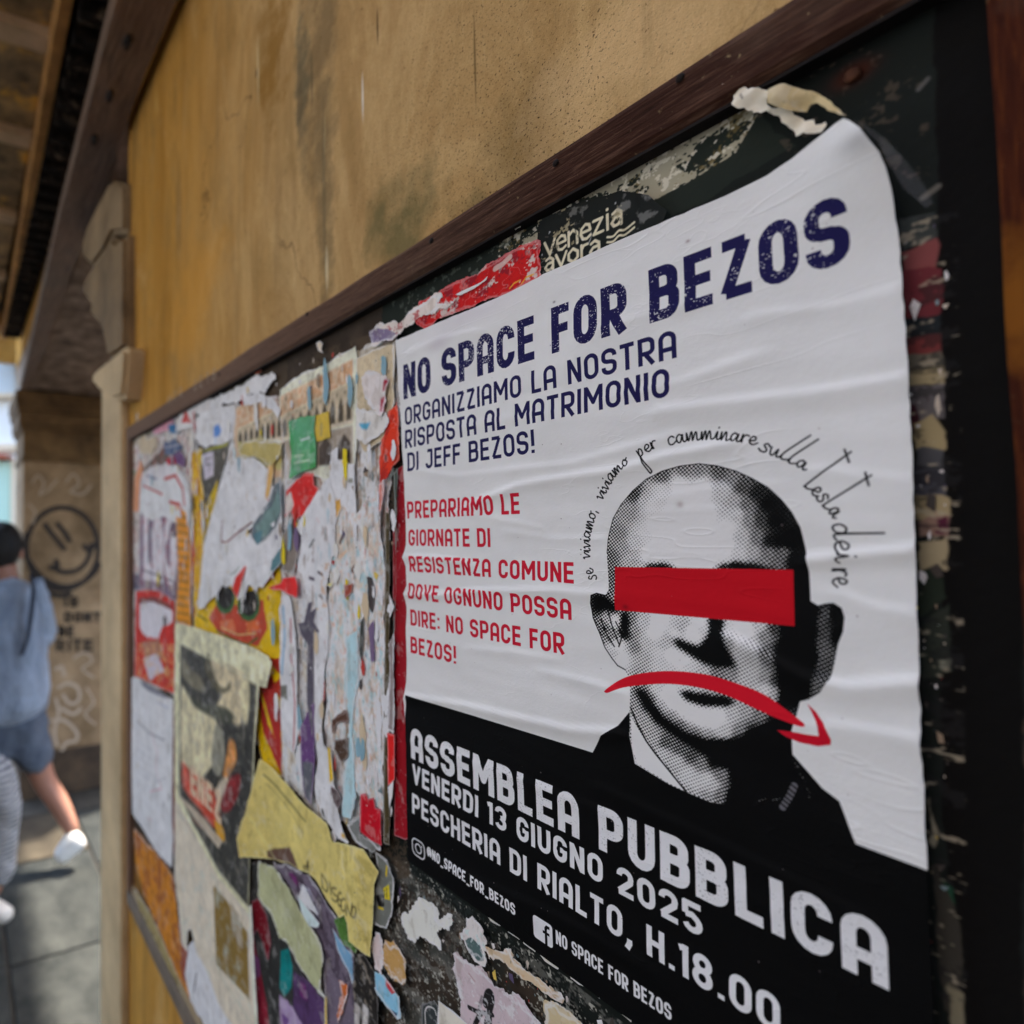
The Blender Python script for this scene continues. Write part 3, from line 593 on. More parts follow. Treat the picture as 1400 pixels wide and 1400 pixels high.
def wood_mat(name,a,b,c,st,sc_=9,rough=.5):
    m=NM(name,.78,.04); v=m.mp(st); g=m.noise(sc_,7,.7,v,.6); f=m.noise(3.5,5,.7)
    base=m.ramp(g,[(.28,a),(.52,b),(.74,c)]); sp=m.ramp(m.noise(260,3,.6),[(.66,0),(.72,1)]); base=m.mix(m.math('MULTIPLY',sp,m.ramp(f,[(.45,0),(.6,.8)])),base,A(128,112,80))
    base=m.mix(m.ramp(m.noise(7,5,.7),[(.55,0),(.75,.55)]),base,A(90,74,60))
    if name!='dark_stile':   # old varnish has greyed toward the left end of the board
        sx=m.n('ShaderNodeSeparateXYZ'); m.l(m.co,sx.inputs[0]); gr_=m.ramp(m.math('ADD',m.math('MULTIPLY',sx.outputs[0],-1.1),m.math('MULTIPLY',g,.5)),[(.05,0),(.75,.85)]); base=m.mix(gr_,base,A(104,84,70))
    else: base=m.mix(m.blob(.327,.078,.016,.030,1,.4),base,A(104,62,20))  # ochre blob puts a lit patch into the stile colour
    m.color(base)
    m.bump(m.math('ADD',g,m.math('MULTIPLY',m.noise(120,4,.7,m.mp((1,6,1))),.4)),.5,.0015); return m.m
m_rail=wood_mat('varnished_rail',A(28,17,12),A(50,31,23),A(84,62,48),(4,60,60))
m_stile=wood_mat('varnished_stile',A(36,16,8),A(60,28,12),A(92,48,18),(60,4,60))
FW=.004
def vat(x,y,w=FW): return P(x,y,w)[1]
def uat(x,y,w=FW): return P(x,y,w)[0]
vt1=.2285; vt0=.1995
def rail(u0,u1,v0,v1,mat,seed,nm='frame_rail',w1=FW):
    bm=bmesh.new(); L=max(u1-u0,v1-v0); n=max(2,int(L/.02))
    hor=(u1-u0)>(v1-v0)
    ring=[(-.5,-.5),(.5,-.5),(.5,.30),(.36,.5),(-.36,.5),(-.5,.30)]
    prev=None
    for i in range(n+1):
        t=i/n; cur=[]
        for a,b in ring:
            k=mnoise.noise(Vector((t*L*18,a*3+seed,b*2)))*.0012
            th=(v1-v0) if hor else (u1-u0); c=((v0+v1) if hor else (u0+u1))/2
            x=c+a*th+(k if abs(b)<.5 else 0); z=(-.008+w1)/2+b*(w1+.008)+k*.4
            cur.append(bm.verts.new((u0+t*(u1-u0),x,z) if hor else (x,v0+t*(v1-v0),z)))
        if prev:
            for j in range(6): bm.faces.new((prev[j],prev[(j+1)%6],cur[(j+1)%6],cur[j]))
        else: bm.faces.new(cur)
        prev=cur
    bm.faces.new(prev); bmesh.ops.recalc_face_normals(bm,faces=bm.faces[:]); return bpart(nm,bm,mat)
top_rail=rail(-.885,.385,vt0,vt1,m_rail,1)
m_shade_nail=simple('shade_and_nail_dark',A(12,9,7),A(24,17,13),60,.9,.3,.001)  # near-black; strip paints the shade under the rail, also colours nails
bm=bmesh.new(); box(bm,-.861,P(1369,350,FW)[0]-.001,vt0-.0022,vt0-.0006,-.0062,.0028); bpart('rail_shade_strip',bm,m_shade_nail)
m_low=simple('grimy_rail',A(74,68,62),A(112,100,84),16,.7,.5,.002)
rail(-.885,.385,-.752,-.7185,m_low,2)
rail(-.885,-.862,-.718,.199,m_stile,3,'frame_stile'); STU=P(1369,350,FW)[0]; rail(STU,.385,-.718,.199,wood_mat('dark_stile',A(30,13,8),A(54,24,13),A(84,44,18),(60,4,60)),4,'frame_stile')
bm=bmesh.new(); box(bm,-.861,STU-.001,-.7180,-.703,-.0060,-.001); bpart('inner_bead',bm,simple('grey_bead',A(120,104,80),A(150,134,104),30,.7))
for (x,y) in ((420,424),(590,322),(760,214),(930,96),(300,508)):
    c=P(x,y,FW); bm=bmesh.new(); bmesh.ops.create_uvsphere(bm,u_segments=10,v_segments=6,radius=.0022)
    for v in bm.verts: v.co.z*=.4; v.co+=Vector((c[0],c[1]-.004,FW+.0004))
    bpart('rail_nail',bm,m_shade_nail,smooth=True)
# scratched pale graffiti marks on the top rail (real thin paint strokes)
bm=bmesh.new()
def stroke_strip(bm,pts,wd,z):
    p=[Vector((a,b,z)) for a,b in pts]
    for a,b in zip(p[:-1],p[1:]):
        d=(b-a).normalized(); n=Vector((-d.y,d.x,0))*wd/2; bm.faces.new([bm.verts.new(q) for q in (a-n,b-n,b+n,a+n)])
for k,(x,y,txt) in enumerate(((232,548,'M'),(240,541,'O'),(248,537,'R'),(268,527,'G'),(276,522,'E'),(285,517,'T'),(293,512,'S'))):
    c=P(x,y,FW); g=GLYPH(txt,.12)
    for st in g[1]: stroke_strip(bm,[(c[0]+(a-.2)*.028,c[1]+(b-.5)*.016) for a,b in st],.0016,FW+.0016)
gr=bpart('scratched_graffiti',bm,simple('pale_scratch',A(150,138,120),A(120,108,92),80,.8)); gr['kind']='stuff'

# ---------------------------------------------------------------- posters, leaflets and torn scraps (each its own sheet)
def lines(cv,p0,p1,q0,n,col,mm=.5,al=.6,jit=.1):
    """rows of small print: from edge p0-p1 marching toward q0"""
    r=random.Random(int(p0[0]))
    for i in range(n):
        t=(i+.5)/n; a=(p0[0]+(q0[0]-p0[0])*t,p0[1]+(q0[1]-p0[1])*t); d=(p1[0]-p0[0],p1[1]-p0[1]); k=0
        while k<.95:
            e=min(1,k+.05+r.random()*.12); cv.line([(a[0]+d[0]*k,a[1]+d[1]*k),(a[0]+d[0]*e,a[1]+d[1]*e)],mm,col,al=al); k=e+.03
GW=(186,182,182)
# -- base layers on the left part
def p_(cv):
    tears(cv,.8,.50,41)
    for q,c in (([(180,640),(196,650),(212,680),(200,690),(182,700)],(120,140,118)),([(196,640),(225,610),(240,640),(215,670)],(84,66,52)),([(182,560),(215,575),(205,600),(180,610)],(150,138,118)),([(225,565),(240,575),(236,590),(222,585)],(96,70,96)),([(180,780),(195,790),(195,808),(182,806)],(84,84,100))): cv.poly(q,c,.002)
    cv.speck([(178,560),(262,540),(262,950),(178,940)],(140,60,50),12,.60,al=.8,seed=71,asp=.6); cv.speck([(178,560),(262,540),(262,950),(178,940)],(60,58,50),9,.66,al=.9,seed=72,asp=.6)
scrap('poster_layer','mottled torn base layer of old paper at the far left of the board','poster',[(182,598),(214,570),(250,548),(268,560),(266,700),(262,840),(242,860),(240,950),(183,930)],(168,158,146),.0,.002,p_)
def p_(cv):
    tears(cv,.9,.44,23); cv.poly([(300,540),(545,455),(545,470),(310,560)],(150,138,112),.002,al=.7)
    cv.speck([(380,640),(548,480),(548,1140),(380,1120)],(150,130,100),14,.56,al=.8,seed=75,asp=.5); cv.speck([(380,640),(548,480),(548,1140),(380,1120)],(196,192,190),16,.5,al=.8,seed=76,asp=.5)
    cv.speck([(380,640),(548,480),(548,1140),(380,1120)],(70,60,60),6,.70,al=.8,seed=77,asp=.5)
scrap('poster_layer','cream base layer of old torn posters left of the large white poster','poster',[(300,560),(385,538),(487,478),(541,462),(546,560),(534,660),(530,860),(531,1150),(500,1130),(440,1120),(385,1060),(340,1000),(300,860),(290,700)],(176,170,158),.0,.002,p_)
# yellow comic sheet
def p_(cv):
    for k in range(8):
        x=352+k*5; y=700+k*38
        cv.poly([(x,y),(x+16,y+8),(x+34,y-4),(x+22,y+22),(x+4,y+30),(x-12,y+10)],(150,44,30),.001)
    for a,b in (((268,690),(262,760)),((282,640),(268,800)),((385,770),(372,900)),((345,900),(360,960)),((270,840),(290,858)),((376,800),(380,850))): cv.line([a,((a[0]+b[0])/2+3,(a[1]+b[1])/2),b],2.2,(30,26,18))
    cv.poly([(346,905),(372,925),(385,985),(385,1060),(360,1000)],(150,40,34),.002); cv.poly([(352,930),(362,960),(376,1010),(366,990)],(198,160,30),.001)
    cv.poly([(262,700),(270,760),(266,850),(260,800)],(170,60,36),.001)
scrap('comic_poster','yellow poster with red flames and black lines under the white torn sheet','poster',[(264,622),(275,612),(290,640),(318,760),(384,770),(386,1062),(362,1060),(352,1010),(345,905),(300,870),(266,862),(262,760)],(204,150,0),.0006,.0012,p_)
def p_(cv):
    cv.poly([(300,815),(330,830),(360,820),(366,860),(352,884),(330,878),(300,868),(286,845)],(164,62,40),.001); cv.poly([(300,850),(318,846),(322,862),(304,862)],(190,110,70),.002,al=.7); cv.poly([(336,852),(352,846),(354,860),(340,866)],(190,100,50),.002,al=.7)
    cv.line([(296,862),(318,874),(338,882),(352,872)],3,(60,84,40)); cv.line([(302,858),(326,868),(350,866)],1.2,(196,186,120))
    for cx,cy,rx,ry in ((308,818,14,22),(340,826,16,24)):
        cv.poly([(cx+rx*math.cos(t*.5236),cy+ry*math.sin(t*.5236)) for t in range(12)],(52,84,44)); cv.poly([(cx+rx*.78*math.cos(t*.5236),cy-2+ry*.78*math.sin(t*.5236)) for t in range(12)],(38,34,30))
scrap('mask_print','red mask with two dark green round lenses printed on yellow paper','poster',[(284,800),(300,796),(330,812),(362,802),(374,790),(384,780),(385,900),(362,900),(345,896),(300,868),(284,858)],(202,150,4),.0009,.0006,p_,torn=False)
# dark sheet with small sticker text, upper left
def p_(cv):
    cv.poly([(277,612),(315,603),(312,610),(278,618)],(140,140,50),.001); cv.poly([(276,622),(292,617),(292,650),(280,656)],(176,170,180),.001)
    cv.line([(281,628),(289,626)],1.6,(50,50,50)); cv.line([(282,636),(288,634),(286,644)],2.2,(60,60,60)); cv.poly([(290,672),(298,655),(296,690),(282,730),(276,742),(278,700)],(178,150,20),.001)
    for y in (680,690,700,712): cv.line([(284,y),(290,y-8)],1.4,(40,36,20))
scrap('flyer_remnant','narrow dark flyer remnant with yellow stripe beside the large torn white sheet','flyer',[(276,616),(313,602),(307,640),(298,680),(288,712),(278,745),(272,700)],(70,66,58),.0012,.0008,p_)
scrap('paper_strip','thin yellow and orange paper strip running down beside the dark flyer','paper scrap',[(261,618),(268,616),(276,660),(282,700),(276,760),(272,820),(264,832),(266,740)],(200,146,6),.0014,.0012,lambda cv:(cv.line([(270,640),(274,700),(270,800)],2.5,(176,88,40)),cv.speck([(258,610),(285,610),(285,840),(258,840)],(150,50,36),6,.62,seed=81)))
# letters poster
def p_(cv):
    cv.poly([(200,690),(206,688),(206,800),(200,795)],(92,84,96)); cv.poly([(212,690),(219,692),(226,812),(214,800)],(92,76,88)); cv.poly([(232,700),(244,720),(252,830),(236,815)],(92,76,88))
    U0,V0=P(196,792); U1,V1=P(252,700)
    cv.text('LAGU',P(194,760)[0],P(258,760)[0],P(215,797)[1],P(215,705)[1],(190,186,194),t=.26,gap=.08)
    cv.line([(192,778),(225,790),(262,808)],3.2,(84,70,84)); cv.line([(192,690),(258,700)],3,(150,60,50),al=.7)
    for x in (198,210,222,236,248): cv.line([(x,788),(x+1,812)],5,(190,186,194))
    cv.speck([(188,680),(262,690),(262,840),(188,820)],(170,60,50),9,.66,seed=83,al=.8,asp=.5)
scrap('lettered_poster','torn poster with tall white capitals reading LAGU on dark purple','poster',[(192,688),(238,684),(250,700),(262,780),(263,836),(246,826),(215,808),(190,806)],(112,98,112),.0010,.0015,p_)
def p_(cv):
    cv.poly([(184,640),(200,625),(216,620),(232,628),(236,660),(222,655),(208,655),(196,668),(186,690)],(186,182,184),.003)
    cv.line([(190,650),(190,690)],7,(160,50,38)); cv.line([(225,655),(240,650),(250,668),(252,690)],6,(160,50,38)); cv.line([(196,664),(214,672),(222,676)],4,(160,50,38)); cv.line([(232,686),(246,690),(250,712)],6,(160,50,38)); cv.line([(200,650),(214,655)],3,(90,88,120))
scrap('red_lettering_scrap','crumpled white scrap with broken red letter shapes at the upper left','poster',[(188,652),(205,640),(228,632),(246,640),(258,662),(262,700),(256,726),(240,716),(222,706),(206,712),(190,700)],(182,178,180),.0014,.002,p_,curl=.002,wrinkle=.0012)
def p_(cv):
    cv.poly([(190,818),(210,816),(232,826),(236,834),(190,828)],(110,48,42),.001); cv.poly([(191,826),(210,822),(236,836),(236,850),(222,858),(216,874),(206,872),(196,868),(191,856)],(190,186,198),.003)
    cv.poly([(194,878),(218,874),(222,900),(200,902)],(150,96,78),.003); cv.poly([(196,900),(214,894),(226,918),(204,930)],(178,172,182),.003); cv.line([(224,866),(228,900)],2.5,(70,72,80)); cv.speck([(186,880),(240,880),(240,950),(186,930)],(196,150,96),7,.55,seed=85,al=.8)
scrap('red_flyer','red flyer with white torn patches above the pale handwritten leaflet','flyer',[(186,808),(212,806),(238,822),(239,880),(238,948),(210,936),(184,924)],(158,46,38),.0016,.0012,p_)
scrap('orange_strip','orange and brown paper strip between the lettered poster and yellow comic','paper scrap',[(240,690),(256,700),(262,760),(260,828),(262,858),(240,850),(244,780)],(180,122,34),.0015,.0014,lambda cv:[cv.line([(242,y),(258,y+3)],1.8,(96,64,30)) for y in range(705,850,11)])
# top left odds and ends
def p_(cv): cv.poly([(254,560),(262,578),(248,578)],(170,44,34),.0004); cv.line([(258,545),(266,548)],2.2,(110,106,110))
scrap('white_flyer_corner','white flyer corner with a small red triangle under the top rail','flyer',[(250,552),(258,538),(286,532),(288,562),(268,566),(262,585),(246,588),(240,592),(243,575)],(178,172,170),.0030,.0006,p_,curl=.003)
scrap('blue_scrap','small dark blue scrap near the top left corner','paper scrap',[(229,582),(238,578),(245,585),(243,592),(232,592)],(40,86,122),.0022,.001)
scrap('pink_scrap','small pink scrap near the top left corner of the board','paper scrap',[(208,584),(226,572),(238,566),(236,586),(222,592),(210,594)],(176,128,140),.0018,.001)
scrap('curled_cream_scrap','curled cream scrap in the top left corner of the board','paper scrap',[(184,592),(196,584),(200,600),(212,596),(216,608),(206,622),(192,620)],(170,156,132),.0022,.0015,curl=.004)
scrap('cream_strip_scrap','cream torn strip hanging at the left edge beside the frame','paper scrap',[(184,652),(192,628),(196,640),(192,660),(190,700),(182,700)],(190,130,96),.0020,.0012)
scrap('purple_scrap','purple scrap above the red letter shapes','paper scrap',[(235,620),(246,616),(254,628),(252,640),(242,634)],(80,48,86),.0022,.001)
scrap('navy_scrap','crumpled navy and white scrap below the blue one','paper scrap',[(224,606),(240,600),(250,612),(238,622),(226,622)],(60,72,98),.0024,.001,lambda cv:cv.line([(226,612),(246,608)],2,(160,160,170)))
scrap('crimson_scrap','crimson scrap between purple scrap and red letter shapes','paper scrap',[(226,628),(238,624),(242,634),(230,636)],(140,20,36),.0024,.0008)
# white torn sheets at the top
scrap('torn_white_band','long white torn band just below the top rail','paper scrap',[(270,560),(285,548),(310,538),(345,516),(372,510),(377,516),(370,528),(364,536),(345,540),(325,550),(305,552),(290,568),(274,574)],GW,.0026,.0022,curl=.002)
def p_(cv): cv.poly([(292,584),(299,579),(303,588),(300,596),(293,598)],(80,120,178),.0006); cv.line([(295,598),(295,606)],2,(110,150,190)); cv.line([(280,575),(300,572)],1.2,(120,120,120),al=.5); cv.line([(283,590),(283,598)],1.2,(130,120,96),al=.6)
scrap('white_notice_with_blue_mark','white torn notice with a small blue mark under the white band','flyer',[(264,572),(290,560),(322,552),(320,600),(300,608),(278,612),(268,600),(262,590)],(184,180,186),.0022,.0015,p_)
def palace(cv,x0,x1,yt0,yt1,yb0,yb1,n,big=False):
    """printed view of a long arcaded facade: orange wall, quatrefoils, pointed arches"""
    f=lambda t,s:(x0+(x1-x0)*t,(yt0+(yt1-yt0)*t)*(1-s)+(yb0+(yb1-yb0)*t)*s)
    cv.poly([f(0,.02),f(1,.02),f(1,.22),f(0,.30)],(176,138,104),.0003); cv.speck([f(0,.02),f(1,.02),f(1,.22),f(0,.3)],(196,176,150),5,.5,seed=91,al=.7)
    cv.poly([f(0,.30),f(1,.22),f(1,.62),f(0,.62)],(172,158,132)); 
    for i in range(n):
        t=(i+.5)/n; d=.30/n
        cv.poly([f(t-d,.58),f(t-d,.42),f(t,.33),f(t+d,.42),f(t+d,.58)],(70,62,50)); c=f(t+.5/n,.30); cv.line([c,c],2.6,(66,56,46))
    cv.line([f(0,.60),f(1,.60)],1.6,(190,180,160)); cv.line([f(0,.30),f(1,.22)],1.2,(196,186,160))
    if big:
        cv.poly([f(0,.64),f(1,.64),f(1,1),f(0,1)],(150,138,122))
        for t in (.25,.62,.88): cv.poly([f(t-.09,1),f(t-.09,.80),f(t,.70),f(t+.09,.80),f(t+.09,1)],(70,60,52)); 
def p_(cv): palace(cv,325,386,560,535,650,640,8); cv.poly([(326,604),(360,600),(388,604),(386,640),(330,640)],(166,156,100),.003); cv.poly([(356,600),(386,602),(386,612),(358,612)],(196,190,176),.002)
scrap('palace_poster_remnant','worn strip of a poster showing striped arches, left of the green sticker','poster',[(322,556),(350,542),(376,546),(386,560),(388,604),(386,652),(366,660),(350,648),(336,630),(324,636),(320,600)],(172,150,124),.0018,.0016,p_)
def p_(cv): palace(cv,384,483,540,488,640,634,9,True); cv.blur(.7,.16)
scrap('palace_poster','poster remnant with an arcaded palace facade under an orange wall','poster',[(383,532),(410,512),(440,500),(487,472),(490,490),(490,560),(486,640),(470,640),(452,660),(430,650),(396,640),(388,600),(382,560)],(186,176,156),.0020,.001,p_)
scrap('thin_white_arc','thin curled white paper arc in front of the striped arches','paper scrap',[(330,546),(350,538),(372,544),(384,560),(380,574),(372,560),(356,552),(336,556)],(184,180,178),.0034,.0012,curl=.003)
# big white sheet
def p_(cv):
    cv.line([(309,640),(306,690),(304,735)],.8,(130,126,130),al=.5); cv.line([(304,712),(303,740),(310,742),(328,726),(345,714)],2.6,(110,44,40)); cv.line([(328,728),(346,714)],1.5,(70,64,60))
    cv.line([(315,786),(322,782),(328,774)],1.6,(110,120,110)); cv.line([(280,786),(330,780),(380,764)],.7,(150,148,150),al=.6)
scrap('large_torn_white_sheet','large jagged white torn sheet hanging over the yellow comic poster','poster',[(307,638),(316,628),(345,624),(360,634),(372,650),(374,668),(368,690),(352,714),(338,728),(350,734),(364,722),(376,712),(386,704),(385,745),(383,768),(372,786),(366,794),(360,803),(354,802),(350,812),(346,803),(340,800),(336,812),(326,821),(320,812),(316,800),(310,803),(304,800),(298,812),(290,818),(284,823),(280,830),(272,833),(270,826),(275,790),(279,745),(288,710),(297,676)],(190,186,188),.0036,.0008,p_,curl=.0025,wrinkle=.0008)
scrap('red_wedge','red wedge of paper sticking through the torn white sheet','paper scrap',[(335,774),(337,776),(324,818),(318,806),(322,790)],(166,48,40),.0044,.0006)
def p_(cv): cv.poly([(350,720),(372,690),(382,668),(384,700),(366,730),(352,742)],(104,132,124),.002,al=.7); cv.poly([(348,730),(360,724),(356,744),(350,744)],(70,110,120),.001,al=.8)
scrap('teal_grey_scrap','smooth teal and grey scrap at the right edge of the torn white sheet','paper scrap',[(384,656),(386,700),(378,722),(364,738),(352,746),(344,734),(346,716),(358,700),(368,684),(376,662)],(88,96,100),.0040,.0006,p_)
scrap('teal_tear','small teal tear just above the yellow paper edge','paper scrap',[(372,765),(384,748),(385,770),(374,782),(370,780)],(84,112,116),.0042,.0006)
scrap('orange_streak_scrap','thin orange streaked scrap between white sheet and green sticker','paper scrap',[(368,628),(376,624),(374,650),(368,680),(362,684),(366,650)],(196,150,96),.0042,.001)
scrap('yellow_khaki_scrap','khaki torn scrap above the large white sheet','paper scrap',[(330,606),(352,600),(386,606),(384,622),(372,640),(360,630),(346,626),(330,624),(326,616)],(158,146,96),.0044,.0018)
# green sticker
def p_(cv):
    cv.poly([(402,572),(428,568),(432,590),(418,596),(404,590)],(44,124,60),.001,al=.6); cv.line([(412,602),(424,598)],1.6,(190,210,196)); cv.line([(403,624),(416,622)],1.3,(170,196,150)); cv.line([(402,633),(424,629)],1.3,(180,204,160)); cv.line([(408,618),(422,616)],.8,(120,170,110),al=.7)
    cv.speck([(395,570),(434,565),(434,640),(395,655)],(90,160,100),5,.66,seed=95,al=.7)
scrap('green_plastic_sticker','glossy crinkled green sticker stuck over the palace poster','sticker',[(395,576),(412,570),(432,568),(430,588),(433,604),(432,640),(416,644),(402,652),(396,656),(399,620)],(20,104,34),.0042,.0004,p_,rough=.34,curl=.003,wrinkle=.0016,torn=False)
scrap('yellow_sticky_label','small yellow label to the right of the green sticker','sticker',[(432,568),(450,562),(452,598),(434,604),(430,590)],(172,150,70),.0034,.0003,lambda cv:(cv.line([(440,580),(440,594)],4,(120,110,80),al=.6)),torn=False,curl=.002)
# below the sticker
def p_(cv): cv.poly([(392,680),(398,672),(402,690),(396,706),(388,700)],(186,176,168),.001); cv.line([(396,710),(400,716)],5,(186,176,168)); cv.line([(394,728),(394,736)],3,(180,60,50))
scrap('red_torn_poster','torn red poster piece directly below the green sticker','poster',[(392,672),(402,658),(418,646),(428,648),(430,662),(438,668),(437,700),(420,712),(412,706),(404,716),(398,700),(390,706)],(166,42,38),.0030,.0016,p_)
scrap('white_wedge_scrap','white wedge lying over the red torn poster','paper scrap',[(436,668),(432,690),(420,716),(412,732),(406,722),(412,708),(424,690)],(186,182,186),.0040,.0006)
scrap('dark_pink_sliver','dark red sliver beside the white wedge','paper scrap',[(434,680),(438,672),(437,706),(428,740),(422,734),(428,706)],(150,50,50),.0036,.0008)
scrap('grey_scrap','grey mottled scrap left of the white column','paper scrap',[(386,730),(398,716),(408,700),(412,730),(408,760),(402,786),(388,780)],(118,110,102),.0026,.0014)
scrap('charcoal_scrap','jagged charcoal scrap below the red torn poster','paper scrap',[(407,712),(413,716),(416,745),(420,742),(426,768),(414,768),(407,750)],(72,66,74),.0034,.001)
scrap('red_blot_scrap','red blot-shaped scrap crossing the yellow comic edge','paper scrap',[(368,802),(384,798),(388,790),(404,788),(408,800),(407,818),(394,812),(384,806),(370,806)],(170,46,44),.0046,.0008)
scrap('blue_streak_strip','white strip with faint blue streaks beside the yellow comic','paper scrap',[(385,815),(396,812),(402,840),(406,900),(408,1000),(402,1030),(386,1012),(383,900)],(176,180,190),.0030,.001,lambda cv:(cv.line([(388,830),(390,870),(386,920)],5,(110,150,176),al=.8),cv.poly([(384,938),(393,936),(394,958),(385,952)],(100,100,92),.001),cv.line([(398,846),(399,900),(404,960),(402,1028)],2.6,(150,56,60))))
scrap('white_column_sheet','tall white torn column of paper in the middle of the board','poster',[(412,730),(420,700),(440,664),(452,650),(462,700),(456,760),(446,800),(452,860),(444,930),(440,985),(444,1040),(436,1060),(428,960),(422,860),(418,800),(408,780)],(188,184,188),.0040,.0016,lambda cv:(tears(cv,.55,.40,31),cv.line([(424,790),(430,792)],3.4,(70,60,70)),cv.line([(436,782),(442,786)],3,(80,74,74)),cv.line([(438,814),(442,818)],2.6,(96,90,90)),cv.line([(424,748),(430,738)],2.4,(60,64,60)),cv.speck([(440,770),(452,770),(452,830),(440,830)],(176,140,100),6,.5,seed=96,al=.8)))
scrap('grey_green_tear','dark grey vertical tear shaped like a branch in the white column','paper scrap',[(408,852),(416,850),(422,824),(428,822),(426,836),(434,830),(430,850),(438,864),(430,866),(430,960),(428,1010),(420,960),(421,880),(412,868)],(78,74,82),.0044,.0006)
scrap('purple_paper_scrap','purple and grey scrap low in the white column','paper scrap',[(412,996),(420,975),(430,960),(432,1040),(426,1100),(418,1090),(412,1050)],(86,62,98),.0044,.001,lambda cv:cv.poly([(414,1040),(428,1044),(427,1100),(416,1092)],(84,86,92),.001))
scrap('torn_white_patch','white torn patch between palace arches and grey column marks','paper scrap',[(452,618),(462,612),(462,630),(486,634),(484,660),(488,700),(478,702),(470,690),(458,694),(452,680)],(184,180,184),.0032,.0014,lambda cv:cv.line([(478,657),(482,657)],4,(120,120,108)))
scrap('orange_ochre_scrap','orange ochre scrap below the white torn patch','paper scrap',[(454,686),(466,680),(468,694),(460,710),(454,716)],(190,144,80),.0036,.0012)
scrap('crumpled_white_clump','crumpled white paper clump with crimson edge beside the poster\'s top left corner','paper scrap',[(496,515),(510,506),(530,508),(534,520),(528,540),(524,566),(510,560),(498,545)],(180,168,164),.0050,.0022,lambda cv:(cv.poly([(526,520),(535,512),(534,530),(524,536)],(140,24,46),.001),cv.poly([(522,545),(528,542),(527,560),(522,566)],(150,30,56),.001)),curl=.006,wrinkle=.002)
scrap('cream_corner_sheet','cream sheet corner behind the crumpled clump','paper scrap',[(488,490),(515,478),(540,468),(541,545),(530,600),(500,620),(490,600)],(176,164,140),.0024,.001)
scrap('white_diagonal_fold','white folded paper with a blue mark crossing the cream column','paper scrap',[(488,560),(528,566),(532,576),(524,592),(500,606),(488,600)],(178,172,166),.0042,.0014,lambda cv:cv.poly([(492,580),(508,577),(503,588),(496,586)],(80,146,172),.0006),curl=.002)
scrap('red_orange_sheet','bright orange-red torn sheet left of the large white poster','poster',[(532,562),(545,548),(547,628),(538,640),(532,656),(520,662),(518,640),(524,600)],(180,56,34),.0030,.0014,lambda cv:cv.speck([(515,550),(550,540),(550,665),(515,665)],(150,30,24),9,.55,seed=97,al=.7))
scrap('pink_faded_strip','faded pink strip hanging under the orange-red sheet','paper scrap',[(517,660),(526,655),(524,700),(518,704)],(186,120,110),.0032,.0012)
def p_(cv):
    tears(cv,.8,.47,11); cv.speck([(450,700),(530,640),(531,1110),(440,1080)],(176,156,128),16,.52,seed=98,al=.6,asp=.35); cv.speck([(450,700),(530,640),(531,1110),(440,1080)],(140,176,180),11,.62,seed=99,al=.8,asp=.4); cv.speck([(450,700),(530,640),(531,1110),(440,1080)],(186,140,110),6,.68,seed=100,al=.8,asp=.4)
    for a,b,m_,c in (((466,742),(470,732),4,(84,66,56)),((483,780),(486,776),5,(96,70,56)),((466,762),(474,754),3.5,(190,160,130)),((448,774),(452,780),4,(186,140,100))): cv.line([a,b],m_,c)
scrap('faded_white_poster','faded white poster remnant with vertical tears left of the red strip','poster',[(452,700),(470,690),(490,700),(516,664),(522,720),(528,800),(527,1000),(526,1110),(514,1100),(500,1096),(488,1080),(470,1040),(446,1000),(450,860)],(182,176,172),.0030,.0016,p_)
scrap('pale_blue_strip','pale blue strip showing through vertical tears','paper scrap',[(474,872),(490,860),(491,930),(486,960),(484,1020),(488,1090),(480,1120),(468,1116),(472,1060),(478,1000),(474,940)],(142,168,172),.0038,.0014)
scrap('dark_slit','narrow black slit torn in the faded white poster','paper scrap',[(494,850),(499,842),(498,880),(496,910),(492,890)],(34,38,34),.0040,.0006)
scrap('brown_triangle_chip','small brown triangular chip in the faded white poster','paper scrap',[(472,800),(484,798),(482,810),(473,818)],(124,64,50),.0040,.0006)
scrap('yellow_chip','tiny yellow chip in the middle of the white column','paper scrap',[(446,798),(458,796),(453,803)],(196,168,40),.0044,.0004)
scrap('brown_window_tear','brown hole torn through white paper, upper one of two','paper scrap',[(454,982),(476,970),(478,986),(462,990),(456,1002)],(76,54,44),.0042,.0010)
scrap('brown_hole_tear','brown hole torn through white paper, lower and larger of two','paper scrap',[(459,1012),(478,1008),(478,1032),(468,1042),(458,1024)],(66,52,42),.0042,.0010)
scrap('yellow_streak','short yellow streak of paper below the brown hole','paper scrap',[(449,1020),(453,1022),(458,1066),(452,1072)],(196,152,40),.0044,.0006)
scrap('dark_jag_scrap','dark jagged mark beneath the yellow streak','paper scrap',[(454,1074),(462,1080),(468,1094),(464,1108),(458,1096),(454,1084)],(70,58,58),.0044,.001)
scrap('red_comb_scrap','bright red scrap with a stepped torn top edge, left of the poster bottom','paper scrap',[(494,1086),(501,1084),(504,1092),(512,1090),(514,1104),(522,1106),(523,1156),(508,1148),(494,1136)],(150,22,36),.0046,.0005)
scrap('white_lower_strip','white torn strip slanting toward the yellow paper','paper scrap',[(430,1060),(446,1020),(456,1060),(460,1090),(466,1120),(474,1140),(478,1152),(464,1146),(452,1128),(438,1110)],(184,182,192),.0042,.0014,lambda cv:(cv.line([(442,1108),(446,1122)],4,(36,40,30)),cv.line([(470,1142),(478,1144)],4,(186,150,50))))
